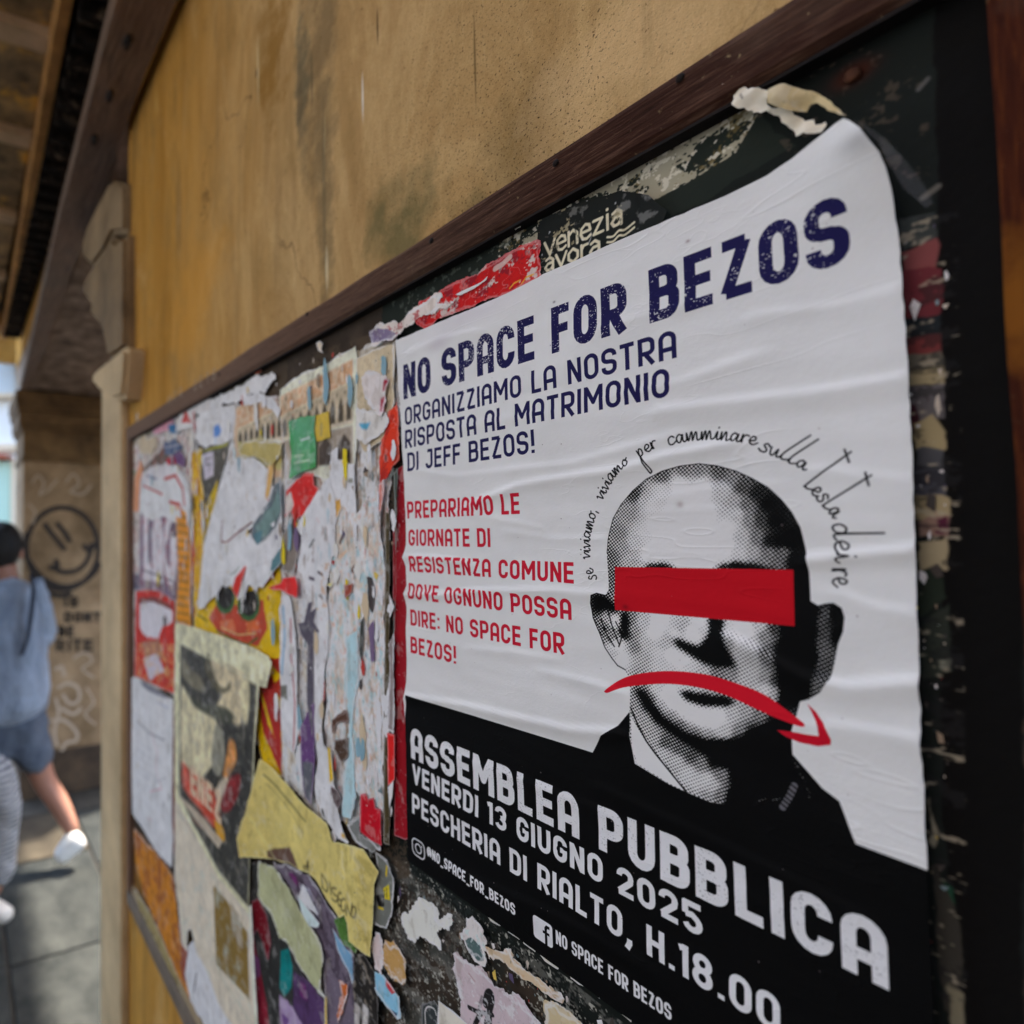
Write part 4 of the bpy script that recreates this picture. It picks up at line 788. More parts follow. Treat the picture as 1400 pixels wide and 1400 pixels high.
scrap('grey_film_scrap','grey translucent-looking scrap beside the red stepped scrap','paper scrap',[(476,1128),(492,1116),(494,1140),(512,1152),(522,1160),(510,1168),(488,1150)],(112,114,110),.0044,.0014)
# strips between the white column and the big poster
scrap('dark_green_strip','dark green paper strip along the left side of the big poster','paper scrap',[(531,660),(540,636),(542,800),(540,860),(534,900),(530,960),(528,1150),(532,1150),(537,1000),(542,820),(545,640)],(46,54,46),.0034,.0008)
scrap('olive_edge_strip','dark olive vertical edge strip','paper scrap',[(528,700),(534,700),(534,1155),(526,1152)],(60,52,34),.0036,.0008)
scrap('silver_tape_strip','crumpled grey strip left of the red border, mid height','paper scrap',[(533,880),(540,866),(541,960),(540,1002),(533,996)],(124,116,114),.0040,.001,curl=.002)
scrap('red_lower_strip','bright red strip left of the dark red border, low down','paper scrap',[(531,1002),(541,1004),(541,1066),(532,1074)],(170,38,36),.0040,.0006)
scrap('white_lower_spike','white spike of paper beneath the bright red strip','paper scrap',[(532,1076),(540,1066),(538,1090),(534,1106)],(176,176,172),.0042,.0005)
scrap('dark_red_poster_edge','dark red margin of an older poster showing left of the big white poster','poster',[(539,720),(546,640),(562,630),(562,900),(572,1140),(556,1148),(541,1142),(540,900)],(118,24,32),.0010,.0006)
# -- leaflet, faded art poster and the papers under it
def p_(cv):
    cv.poly([(192,927),(206,932),(232,948),(236,955),(226,954),(206,946),(196,938)],(110,110,120),.001); cv.line([(215,960),(231,968)],2,(120,126,160),al=.6); cv.line([(188,985),(205,1002),(226,1012)],3,(112,112,116),al=.8)
    cv.line([(200,948),(203,975)],1.2,(190,150,160),al=.7); cv.line([(208,1000),(216,1030),(214,1052),(222,1078),(206,1082)],2.2,(186,110,124),al=.6); cv.line([(226,1008),(224,1026)],1.6,(110,110,112),al=.8)
    for y in (1012,1024,1034,1046,1054): cv.line([(188,y),(208,y+14)],1.4,(140,140,150),al=.55)
    cv.line([(210,1056),(214,1070),(228,1062)],1.5,(110,112,120),al=.7); cv.line([(204,1118),(208,1122)],2,(190,130,150),al=.6); cv.line([(190,1120),(200,1150),(216,1172)],1.0,(150,150,160),al=.5)
scrap('handwritten_leaflet','pale lilac leaflet with faint pink and grey writing, lifting at its left edge','leaflet',[(180,926),(190,926),(204,936),(222,948),(238,956),(237,1040),(236,1120),(238,1150),(236,1186),(226,1176),(212,1160),(198,1136),(182,1112),(179,1000)],(178,178,190),.0030,.0006,p_,curl=.003,wrinkle=.0010)
scrap('dark_red_backing_strip','dark red strip between the lilac leaflet and the cream art poster','paper scrap',[(236,960),(243,962),(243,1100),(241,1180),(237,1160)],(96,30,24),.0020,.0008)
def p_(cv):
    F=[(248,880),(352,936),(349,1010),(344,1100),(341,1240),(300,1190),(262,1120),(246,1085),(247,980)]
    cv.poly(F,(56,56,52),.0004)
    B=(196,182,148)
    def pc(pts,c,al=1): cv.poly(chaikin(pts+[pts[0]]),c,al=al)
    pc([(284,898),(300,905),(320,912),(338,925),(332,950),(330,990),(318,985),(306,975),(296,968),(304,950),(292,935),(286,920)],(182,170,138)); pc([(250,935),(262,955),(280,968),(296,985),(300,1010),(294,1040),(280,1060),(262,1075),(250,1050),(248,990)],B)
    pc([(286,890),(292,915),(300,935),(310,940),(318,930),(314,944),(302,948),(290,935),(282,912)],(84,80,62)); pc([(258,946),(280,962),(308,966),(322,980),(312,990),(290,980),(268,966)],(70,72,60))
    pc([(252,900),(262,915),(275,925),(282,945),(262,938),(250,920)],(110,106,88)); pc([(296,990),(306,1000),(308,1040),(300,1060),(290,1040)],(130,128,112)); pc([(330,925),(342,932),(340,985),(332,980)],(196,182,146))
    pc([(315,1010),(322,1015),(324,1040),(312,1062),(306,1060),(310,1040)],(190,130,70)); pc([(300,1070),(312,1062),(316,1082),(304,1100),(300,1120),(292,1104)],(170,160,140)); pc([(316,1062),(330,1060),(326,1090),(312,1110),(302,1100)],(120,40,42))
    pc([(250,1040),(268,1060),(290,1075),(300,1108),(294,1130),(270,1100),(252,1075)],(178,74,56)); cv.line([(254,1050),(280,1085),(304,1116)],2.2,(120,44,40))
    cv.blur(3.2,.30)
    cv.text('ENEZ',P(262,1060)[0],P(304,1080)[0],P(280,1102)[1],P(280,1062)[1],(196,168,140),t=.2,gap=.10)
    for k in range(5): cv.line([(258+k,1082+k*9),(292+k,1112+k*9)],1.3,(206,140,120),al=.7)
    pc([(276,1098),(292,1112),(302,1130),(306,1145),(300,1138),(284,1118)],(176,60,40)); pc([(294,1120),(306,1132),(308,1150),(298,1142)],(196,140,40))
    cv.poly([(244,1085),(262,1112),(300,1160),(306,1150),(296,1138),(262,1100)],(170,158,138),.001); cv.speck(F,(150,146,130),10,.66,seed=111,al=.35)
    cv.line([(246,878),(353,934)],1.2,(200,190,160)); cv.line([(247,880),(245,1085)],1.4,(196,186,156))
scrap('faded_art_poster','cream bordered faded art poster with dark and flesh-toned shapes and red ribbon','poster',[(241,852),(262,856),(300,868),(345,884),(368,897),(373,905),(366,940),(356,938),(351,1000),(346,1100),(343,1150),(342,1250),(300,1200),(262,1130),(240,1092),(239,960)],(184,172,142),.0056,.0004,p_,curl=.003,wrinkle=.0008,torn=False,rough=.35)
def p_(cv):
    cv.poly([(293,1210),(312,1232),(340,1275),(342,1366),(318,1340),(297,1318)],(120,98,50),.0006); cv.poly([(316,1232),(328,1250),(334,1290),(332,1298),(318,1270)],(150,138,116),.0012)
    for k in range(6): cv.line([(298+k*1.2,1240+k*14),(330+k*2,1286+k*13)],1.0,(96,76,36),al=.6)
    for a,b in (((262,1160),(270,1190)),((276,1150),(286,1180)),((255,1115),(268,1150)),((306,1215),(316,1240)),((272,1215),(282,1236))): cv.line([a,b],2.6,(136,130,118),al=.5)
    cv.speck([(240,1100),(345,1230),(350,1400),(250,1300)],(160,170,160),14,.64,seed=113,al=.5); cv.line([(245,1108),(300,1188),(306,1200)],1.0,(110,84,60)); cv.line([(300,1330),(346,1400)],1.4,(168,170,150))
scrap('cream_lower_sheet','cream torn sheet with an olive brown rectangle beneath the faded art poster','poster',[(240,1092),(262,1125),(300,1190),(343,1245),(343,1290),(347,1330),(352,1400),(356,1450),(330,1420),(300,1372),(285,1330),(270,1302),(262,1270),(258,1275),(256,1300),(250,1290),(246,1250),(240,1200)],(176,166,148),.0048,.0014,p_,curl=.002)
scrap('cream_edge_roll','rolled pale edge of the cream lower sheet','paper scrap',[(342,1240),(345,1235),(350,1330),(354,1400),(358,1460),(353,1455),(346,1340)],(190,182,160),.0075,.0004,torn=False)
scrap('orange_plank_print','ochre orange paper patch at the lower left corner of the board','paper scrap',[(184,1132),(200,1150),(226,1178),(238,1200),(244,1250),(250,1300),(262,1330),(270,1400),(258,1380),(240,1330),(222,1280),(200,1230),(186,1180)],(164,112,46),.0016,.002,lambda cv:cv.speck([(180,1130),(270,1200),(275,1400),(200,1240)],(120,60,44),14,.55,seed=115,al=.7))
def p_(cv): cv.line([(285,1312),(300,1352),(330,1400)],6,(150,70,62)); cv.line([(272,1292),(280,1310),(292,1336)],4,(50,60,68)); cv.line([(270,1330),(266,1356)],4,(90,84,84)); cv.poly([(300,1340),(330,1400),(310,1400)],(190,196,210),.002)
scrap('white_red_striped_scrap','white scrap with a red diagonal stripe at the very bottom left','poster',[(258,1290),(268,1284),(276,1300),(296,1340),(330,1392),(350,1430),(310,1440),(280,1400),(262,1370),(254,1330)],(184,182,194),.0034,.0014,p_)
scrap('maroon_vertical_scrap','narrow maroon and orange strip left of the white striped scrap','paper scrap',[(250,1250),(256,1254),(258,1300),(252,1345),(248,1320)],(120,70,56),.0036,.0008)
scrap('khaki_bottom_edge','khaki torn strip hanging over the bottom frame rail','paper scrap',[(186,1215),(200,1236),(222,1280),(246,1340),(262,1400),(252,1400),(232,1350),(208,1290),(190,1240)],(138,126,90),.0030,.002,lambda cv:cv.speck([(180,1210),(262,1380),(250,1400)],(70,60,54),8,.52,seed=117,al=.8))
# -- yellow bulletin
def yl(U,V):
    a=P(347,1150)[0]; b=P(380,1150)[0]; t=np.clip((b-U)/(b-a),0,1.3); return .018*t*t+.0015*np.sin(U*70)
def p_(cv):
    cv.line([(366,1058),(392,1090),(421,1122)],2.2,(84,76,44),al=.8); cv.line([(368,1070),(396,1106),(418,1138)],1.2,(120,108,60),al=.6); cv.line([(376,1075),(408,1112)],1.0,(120,108,60),al=.5)
    cv.poly([(369,1162),(380,1160),(398,1158),(404,1172),(412,1190),(395,1182),(378,1176),(370,1172)],(92,70,58),.001)
    K=(58,52,36)
    for q in ([(420,1196),(424,1176),(423,1194),(418,1184),(425,1184)],[(441,1196),(442,1212),(441,1212)],[(441,1194),(449,1208),(448,1218),(441,1212)],[(452,1206),(454,1222)],[(461,1214),(455,1214),(458,1222),(464,1226),(460,1232),(455,1228)],[(468,1220),(464,1222),(464,1236),(470,1238)],[(464,1229),(469,1230)],[(474,1228),(469,1230),(468,1242),(474,1244),(475,1236)],[(478,1236),(476,1250)],[(478,1236),(483,1250),(485,1234)],[(486,1238),(484,1250),(489,1252),(490,1240),(486,1238)]): cv.lineuv(cv.px(chaikin(q)),.0008,K)
    cv.speck([(470,1150),(518,1185),(508,1300),(478,1280)],(150,132,62),16,.55,seed=119,al=.5); cv.line([(352,1112),(378,1176)],1.6,(206,198,130),al=.5)
scrap('yellow_bulletin','large yellow paper bulletin peeling off at its left edge, with handwriting at the bottom','leaflet',[(362,1036),(385,1062),(410,1090),(448,1126),(456,1150),(474,1152),(500,1160),(519,1192),(513,1210),(511,1260),(508,1308),(496,1298),(480,1286),(477,1262),(472,1250),(465,1254),(448,1230),(434,1204),(424,1192),(410,1188),(396,1180),(380,1176),(360,1170),(346,1168),(344,1140),(351,1100),(357,1062)],(184,172,114),.0062,.0008,p_,lift=yl,wrinkle=.0012,torn=True,fibre=(190,182,130),grid=.004)
def p_(cv):
    for k in range(9): cv.line([(362+k*4.2,1184+k*2),(384+k*6,1222+k*12),(392+k*6,1250+k*11)],.7,(110,112,84),al=.55)
scrap('pale_green_page','pale green torn book page hanging below the yellow bulletin','leaflet',[(356,1176),(376,1184),(392,1206),(408,1234),(424,1262),(440,1290),(443,1310),(440,1352),(446,1362),(430,1350),(418,1332),(404,1310),(392,1282),(384,1284),(378,1262),(372,1246),(362,1238),(354,1226)],(158,160,128),.0070,.0016,p_,curl=.004,wrinkle=.0012)
def p_(cv):
    cv.poly([(346,1270),(352,1300),(366,1370),(372,1420),(352,1420),(346,1340)],(120,28,44),.001); cv.poly([(344,1300),(356,1310),(358,1334),(350,1340)],(110,60,100),.001); cv.poly([(386,1300),(396,1296),(402,1320),(400,1350),(390,1362),(384,1350)],(12,112,110),.0008)
    cv.poly([(404,1330),(424,1336),(446,1370),(446,1440),(412,1440),(402,1380)],(72,50,84),.002); cv.poly([(410,1340),(420,1345),(422,1366),(412,1360)],(104,40,100),.002); cv.blur(1.6,.2); cv.poly([(384,1360),(400,1376),(416,1400),(400,1430),(384,1420)],(150,130,160),.003); cv.poly([(386,1384),(398,1392),(392,1410)],(100,70,120),.002)
scrap('purple_teal_poster','dark poster with teal, purple and crimson shapes at the bottom of the board','poster',[(344,1180),(358,1178),(356,1226),(376,1256),(392,1284),(418,1334),(446,1364),(450,1440),(346,1440),(346,1300)],(44,44,42),.0022,.0012,p_)
scrap('dark_crimson_scrap','dark crimson scrap behind the pale green page','paper scrap',[(345,1232),(354,1228),(366,1250),(372,1290),(368,1310),(354,1270),(346,1280)],(84,14,24),.0030,.001)  # plain dark crimson paper
def p_(cv): cv.poly([(394,1192),(406,1194),(414,1210),(410,1214)],(100,40,90),.001); cv.poly([(410,1208),(424,1214),(440,1240),(436,1252),(422,1240)],(180,176,186),.0008); cv.speck([(390,1180),(470,1250),(500,1400),(440,1300)],(60,50,60),8,.5,seed=121,al=.8)
scrap('mixed_print_scrap','dark mixed print with purple and grey below the bulletin\'s lower edge','poster',[(376,1180),(396,1184),(424,1196),(448,1234),(464,1256),(478,1288),(492,1320),(500,1440),(450,1440),(446,1350),(440,1290),(416,1244)],(98,90,100),.0032,.0016,p_)
scrap('mint_triangle_scrap','pale mint triangular scrap beside the green page','paper scrap',[(408,1222),(420,1238),(439,1262),(437,1268),(424,1266),(414,1246)],(160,188,172),.0074,.0004)
scrap('white_triangle_scrap','small white triangle pointing up beside the mint triangle','paper scrap',[(416,1208),(426,1226),(437,1250),(424,1242),(410,1226)],(180,178,190),.0078,.0005)
scrap('green_leaf_print','green leafy print scrap under the bulletin\'s lower corner','paper scrap',[(459,1258),(474,1244),(480,1284),(490,1298),(488,1304),(472,1292)],(70,100,50),.0040,.0014)
scrap('sky_blue_scrap','sky blue strip left of the black and white print','paper scrap',[(456,1268),(470,1290),(484,1304),(486,1350),(480,1330),(464,1300)],(110,142,164),.0038,.001)
def p_(cv): cv.poly([(487,1370),(494,1376),(494,1402),(486,1400)],(176,172,168),.001); cv.poly([(499,1372),(506,1378),(504,1412),(498,1404)],(176,172,168),.001); cv.speck([(482,1300),(520,1310),(520,1420),(482,1420)],(120,112,100),6,.64,seed=123)
scrap('black_white_print','black print with pale drips below the tip of the yellow bulletin','poster',[(486,1302),(500,1304),(516,1330),(520,1360),(521,1440),(484,1440),(484,1350)],(34,32,30),.0042,.0016,p_)
scrap('orange_squiggle_scrap','orange scrap at the bottom edge beside the black drip print','paper scrap',[(466,1340),(478,1344),(478,1362),(470,1380),(464,1400),(460,1384),(470,1362)],(168,96,52),.0044,.0014)
scrap('yellow_edge_strip','thin yellow vertical strip at the bottom of the dark poster','paper scrap',[(446,1360),(449,1362),(450,1440),(445,1440)],(172,146,40),.0048,.0004)
def p_(cv): cv.poly([(530,1334),(540,1348),(544,1356),(538,1358),(530,1346)],(176,40,50),.0006); cv.poly([(535,1330),(546,1340),(546,1352),(540,1352)],(180,176,170),.001); cv.poly([(526,1372),(546,1384),(545,1400),(528,1440)],(40,60,90),.001)
scrap('light_blue_flag_scrap','light blue scrap with a red oval right of the black drip print','paper scrap',[(514,1326),(526,1332),(548,1362),(549,1388),(545,1390),(530,1374),(516,1352)],(128,168,190),.0044,.0010,p_)
scrap('tan_oval_scrap','tan rounded scrap above the light blue scrap','paper scrap',[(521,1292),(528,1284),(546,1294),(556,1312),(560,1340),(552,1346),(536,1332),(524,1312)],(160,130,86),.0034,.0026)
scrap('white_strip_scrap','narrow white and pink strip left of the tan scrap','paper scrap',[(510,1290),(520,1276),(524,1300),(522,1330),(514,1322)],(176,160,156),.0036,.0026)
def p_(cv): cv.line([(531,1184),(530,1196)],2,(186,160,30)); cv.poly([(526,1214),(534,1208),(536,1230),(528,1228)],(184,166,30)); cv.line([(528,1216),(528,1226)],.8,(30,30,20)); cv.line([(531,1214),(531,1226)],.8,(30,30,20)); cv.poly([(516,1224),(526,1222),(528,1238),(520,1240)],(22,20,18),.001); cv.line([(520,1240),(526,1242)],2,(176,156,30))
scrap('yellow_black_sticker','small grey sticker with yellow letters and a black blot right of the bulletin','sticker',[(516,1164),(532,1176),(540,1200),(540,1240),(530,1268),(514,1262),(514,1212),(520,1192)],(96,98,92),.0026,.001,p_)
scrap('white_crumb_patch','large white torn patch shaped like a cloud below the big poster','paper scrap',[(552,1262),(554,1252),(566,1244),(575,1228),(584,1230),(594,1236),(600,1246),(596,1256),(604,1262),(618,1248),(619,1258),(616,1270),(604,1268),(600,1276),(604,1290),(592,1286),(580,1286),(572,1280),(560,1280)],(184,176,166),.0020,.0026,curl=.0012)
scrap('white_green_patch','white and green patch under the small white cloud-shaped patch','paper scrap',[(629,1278),(642,1268),(650,1262),(662,1270),(668,1290),(664,1300),(664,1314),(654,1312),(644,1300),(638,1292)],(172,168,164),.0022,.0026,lambda cv:(cv.poly([(638,1284),(646,1280),(658,1290),(664,1312),(656,1312),(644,1300)],(70,90,88),.0012),cv.speck([(630,1270),(668,1270),(668,1315),(638,1300)],(180,190,186),3,.6,seed=125)))
scrap('beige_ragged_strip','beige ragged strip of paper running down to the right below the poster','paper scrap',[(664,1290),(680,1292),(690,1298),(700,1296),(704,1310),(722,1324),(736,1330),(750,1344),(772,1356),(776,1368),(770,1372),(750,1362),(730,1350),(712,1336),(694,1322),(686,1316),(670,1312)],(176,160,136),.0022,.0022,lambda cv:cv.speck([(660,1280),(780,1350),(780,1380),(660,1320)],(176,140,96),8,.55,seed=127,al=.7))
scrap('beige_lower_scrap','second beige scrap below the ragged beige strip','paper scrap',[(750,1376),(762,1372),(780,1384),(800,1402),(790,1440),(750,1410)],(170,158,130),.0024,.002)
def p_(cv):
    cv.line(chaikin([(666,1372),(669,1358),(674,1356),(675,1366),(672,1380),(668,1400)]),4.5,(28,26,26)); cv.line([(644,1376),(656,1382),(676,1386)],3,(30,28,28)); cv.line([(660,1384),(652,1400)],3.4,(30,28,28)); cv.line([(672,1384),(672,1400)],4,(30,28,28)); cv.line([(662,1362),(656,1384)],2.4,(90,84,86),al=.7)
    cv.speck([(620,1300),(740,1390),(740,1440),(630,1440)],(196,190,190),8,.58,seed=129,al=.6); cv.line([(644,1330),(652,1340)],1.2,(140,90,90),al=.7)
scrap('pink_figure_poster','pale pink poster with a small black stick figure at the bottom edge','poster',[(620,1299),(640,1308),(672,1334),(704,1360),(738,1392),(756,1440),(640,1440),(632,1400),(630,1350)],(160,146,148),.0018,.0026,p_)
scrap('cream_lower_triangle','cream triangle of paper left of the pink figure poster','paper scrap',[(602,1366),(620,1380),(648,1404),(660,1440),(600,1440)],(176,170,158),.0028,.0006)
scrap('outlined_shape_print','dark scrap with a thin white rounded outline, left of the cream triangle','paper scrap',[(580,1372),(596,1366),(606,1384),(606,1440),(580,1430)],(46,50,50),.0024,.0008,lambda cv:cv.line(chaikin([(585,1400),(584,1382),(588,1375),(596,1378),(599,1386)]),1,(186,184,180)))
bits=[[(666,1247),(676,1254),(688,1263),(686,1264),(674,1258)],[(695,1268),(714,1282),(713,1284),(698,1274)],[(716,1282),(736,1296),(735,1300),(720,1288)],[(736,1296),(752,1309),(768,1320),(766,1324),(748,1312)],[(782,1331),(798,1342),(806,1345),(805,1349),(794,1344),(783,1336)],[(812,1352),(830,1364),(838,1366),(836,1372),(822,1364)],[(840,1372),(856,1383),(868,1392),(866,1397),(850,1384)]]
FL=['cream paper fringe at the poster bottom edge, first from the left','cream fringe under the poster edge left of the white f badge','cream fringe under the poster edge, third from the left','cream fringe under the poster edge right below the badge, before the gap','cream fringe under the poster edge below the words NO SPACE','cream fringe under the poster edge below the word FOR','lowest and rightmost cream fringe under the poster edge, below the last small word']
for k,q in enumerate(bits):
    scrap('paper_fringe',FL[k],'paper scrap',q,(176,170,146),.0005,.0007,group='cream fringes under the big poster',ppm=3000)
# -- scraps along the top edge of the big poster
def p_(cv):
    def word(t,x0,yb0,yt0,x1,yb1,col,r):
        # bold lower-case letters drawn on a slanting baseline (old slogan poster)
        L={'v':[[(0,.7),(.3,0),(.6,.7)]],'e':[[(.05,.36),(.55,.36),(.5,.62),(.3,.7),(.08,.55),(.04,.3),(.15,.05),(.35,0),(.55,.1)]],'n':[[(.05,.7),(.05,0)],[(.05,.5),(.3,.7),(.52,.5),(.52,0)]],'z':[[(.05,.66),(.5,.66),(.05,.03),(.52,.03)]],'i':[[(.08,.68),(.08,0)],[(.08,.92),(.08,.93)]],'a':[[(.1,.6),(.3,.7),(.5,.55),(.5,0)],[(.5,.4),(.2,.38),(.04,.2),(.15,.02),(.35,.03),(.5,.2)]],'o':[[(.3,.7),(.05,.5),(.05,.2),(.3,0),(.55,.2),(.55,.5),(.3,.7)]],'r':[[(.08,.7),(.08,0)],[(.08,.45),(.2,.66),(.4,.68)]]}
        W={'i':.25,'r':.5}; tot=sum(W.get(c,.68) for c in t); a=P(x0,yb0); b=P(x1,yb1); h=P(x0,yt0)[1]-a[1]; x=0
        for c in t:
            for st in L[c]:
                o=[]
                for (gx,gy) in st:
                    s_=(x+gx)/tot; o.append((a[0]+(b[0]-a[0])*s_,a[1]+(b[1]-a[1])*s_+gy*h))
                cv.lineuv(o,r,col)
            x+=W.get(c,.68)
    word('venezia',742,350,323,852,302,(186,178,152),.00085); word('avora',742,371,346,821,343,(186,178,152),.00085)
    for dy in (0,7): cv.line(chaikin([(834,325+dy),(842,324+dy),(850,316+dy),(858,315+dy),(871,305+dy)]),1.2,(186,178,152))
    cv.speck([(735,290),(800,255),(870,290),(740,360)],(150,140,110),7,.66,seed=131,al=.7); cv.speck([(738,300),(880,240),(900,300),(740,385)],(16,18,16),5,.78,seed=132,al=.6)
scrap('slogan_poster','black poster remnant with pale lower-case words reading venezia avora','poster',[(738,302),(790,280),(850,262),(890,268),(915,290),(905,314),(840,335),(790,358),(742,380),(738,340)],(22,24,22),.0010,.0006,p_,torn=False)
def p_(cv):
    cv.speck([(530,470),(660,350),(745,320),(745,400),(560,460)],(176,166,158),7,.62,seed=135,al=.9,asp=1.6); cv.speck([(530,470),(660,350),(745,320),(745,400),(560,460)],(104,24,36),12,.55,seed=136,al=.7)
    cv.line([(700,395),(706,388),(714,384)],1,(206,140,50)); cv.line([(714,392),(722,380),(732,376)],1,(206,140,50)); cv.line([(680,368),(690,362),(700,352)],4,(180,160,150),al=.8)
scrap('red_torn_strip','long ragged red strip along the top left edge of the big poster','poster',[(576,412),(610,396),(650,375),(682,357),(704,344),(740,330),(742,380),(700,402),(640,424),(600,440),(585,448),(572,440)],(152,30,30),.0016,.0012,p_)
def p_(cv): cv.speck([(506,460),(620,400),(620,450),(510,480)],(150,40,44),9,.62,seed=138,al=.8); cv.poly([(506,452),(520,448),(545,456),(540,466),(508,470)],(112,100,124),.0012)
scrap('white_lilac_scrap','white and lilac torn strip at the upper left corner of the big poster','paper scrap',[(508,456),(520,445),(550,436),(580,418),(596,402),(608,404),(600,416),(625,412),(618,420),(590,430),(572,440),(550,456),(538,464),(514,470)],(176,166,158),.0022,.0018,p_,curl=.002)
scrap('white_sliver','pointed white sliver lying on the ragged red strip','paper scrap',[(626,404),(640,396),(660,386),(670,378),(668,384),(650,396),(632,404)],(178,170,160),.0026,.0008)
scrap('white_paper_flake','torn white flake standing out from the dark strip above the slogan','paper scrap',[(696,306),(706,300),(718,292),(728,288),(730,296),(722,306),(714,316),(706,318),(700,312)],(182,174,154),.0020,.0012,curl=.003)
scrap('small_white_flake','tiny white flake on bare wood above the palace poster','paper scrap',[(435,470),(440,466),(444,470),(442,478),(446,484),(438,480)],(170,160,142),.0014,.0008)
scrap('red_paper_chip','small orange red chip of paper under the top rail','paper scrap',[(350,498),(358,492),(360,508),(354,512),(349,510)],(122,52,26),.0014,.0008)
# torn cream paper bunched above the big poster's right corner
def lf(U,V): return .0035+.0035*nvec(U,V,70,5.0)+.0016*nvec(U,V,190,2.0)
scrap('bunched_cream_paper','bunched torn cream paper above the top right corner of the big poster','paper scrap',[(1000,118),(1012,116),(1030,124),(1052,126),(1060,136),(1056,150),(1070,158),(1100,164),(1130,176),(1140,170),(1136,182),(1120,184),(1086,174),(1060,164),(1040,158),(1020,150),(1010,136)],(172,164,146),.0030,.0016,lift=lf,ppm=3000,grid=.0018,wrinkle=.002,torn=False)
scrap('folded_cream_flap','folded beige flap curving over toward the poster corner','paper scrap',[(1062,128),(1080,122),(1100,124),(1122,132),(1140,142),(1160,156),(1168,166),(1156,164),(1140,158),(1124,146),(1114,146),(1108,156),(1092,156),(1072,152),(1060,148)],(164,150,118),.0060,.0008,lift=lf,ppm=3000,grid=.0018,wrinkle=.002,torn=False)
scrap('cream_peak_scrap','brownish torn tip of paper touching the top rail','paper scrap',[(1015,114),(1030,108),(1050,104),(1066,104),(1056,116),(1040,120),(1022,122)],(128,112,86),.0030,.0014,ppm=3000)
# ---- tiny torn residue that nobody could count, glued all over the board
def residue():
    r=random.Random(77); cols=[(186,180,176),(160,150,136),(120,104,86),(150,50,44),(54,48,44),(178,150,70),(96,110,112),(70,60,84)]; wts=[9,7,5,3,6,2,2,1.5]
    bm=bmesh.new()
    for k in range(620):
        t=r.random()
        if t<.62: x=r.uniform(184,540); y=r.uniform(540-(x-184)*.22,1150+(x-184)*.1)
        elif t<.88: x=r.uniform(500,960); y=r.uniform(1150+(x-500)*.72,1220+(x-500)*.95)
        else: x=r.uniform(1236,1296); y=r.uniform(300,1400)
        lvl=-.0008 if t<.62 else (-.0030 if t<.88 else -.0054); u,v=P(x,y,lvl)
        if v<-.70 or v>.185: continue
        s=(.0008+.0042*r.random()**3)*(1 if t<.62 else (.6 if t<.88 else .35)); n=r.randint(3,5); ro=r.random()*6.28; st=r.uniform(.6,3.4); mi=r.choices(range(8),wts)[0]
        vs=[bm.verts.new((u+s*math.cos(ro+i*6.283/n)*r.uniform(.35,1.3),v+s*st*math.sin(ro+i*6.283/n)*r.uniform(.35,1.3),lvl+.0003*r.random())) for i in range(n)]
        try: f=bm.faces.new(vs); f.material_index=mi
        except ValueError: pass
    me=bpy.data.meshes.new('paper_residue'); bm.to_mesh(me); bm.free()
    for k,c in enumerate(cols): me.materials.append(simple('residue_%d'%k,A(*c),tuple(min(.85,q*1.3) for q in A(*c)),150,.75,.2))
    o=bpy.data.objects.new('paper_residue',me); COL.objects.link(o); o.matrix_basis=WALLM; o['kind']='stuff'; o['label']='tiny torn paper flakes and glue residue all over the board'
residue()
def shreds():
    r=random.Random(31); cols=[(208,204,202),(196,188,176),(176,160,132),(160,52,44),(60,54,52),(200,166,30),(110,140,150),(100,84,110)]; wts=[16,8,4,3,3,2,2,1]
    bm=bmesh.new()
    for k in range(230):
        x=r.uniform(186,540); yt=555-(x-184)*.25; 
        if x<345: y=r.uniform(yt+15,850)
        elif x<392: y=r.uniform(yt+20,1010)
        else: y=r.uniform(yt+30,1110)
        if 392<x<455 and 560<y<650: continue
        if 300<x<385 and 640<y<800 and r.random()<.8: continue
        if 255<x<392 and r.random()<.45: continue
        lvl=-.0006; u,v=P(x,y,lvl); s=.004+.010*r.random()**2; st=r.uniform(1.6,4.5); n=r.randint(6,9); ro=0
        base=[(u+s*.5*math.cos(i*6.283/n)*r.uniform(.5,1.2),v+s*.5*st*math.sin(i*6.283/n)*r.uniform(.6,1.15)+0*ro) for i in range(n)]
        out=_torn(base,.0016,np.random.RandomState(k)); up=r.choice((0,0,0,.0016,.003)); sg=r.choice((-1,1)); mi=r.choices(range(8),wts)[0]
        vs=[bm.verts.new((a,b,lvl+.0002*(k%5)+up*max(0,sg*(b-v)/(s*st))**1.5)) for a,b in out]
        c=bm.verts.new((u,v,lvl+.0002*(k%5)+.0001))
        for i in range(len(vs)):
            f=bm.faces.new((c,vs[i],vs[(i+1)%len(vs)])); f.material_index=mi
    me=bpy.data.meshes.new('paper_shreds'); bm.to_mesh(me); bm.free()
    for k,c in enumerate(cols): me.materials.append(simple('shred_%d'%k,A(*c),tuple(min(.85,q*1.15) for q in A(*c)),60,.8,.4,.001,spec=.15))
    o=bpy.data.objects.new('paper_shreds',me); COL.objects.link(o); o.matrix_basis=WALLM; o['kind']='stuff'; o['label']='ragged shreds of torn paper layered over the left half of the board'
shreds()
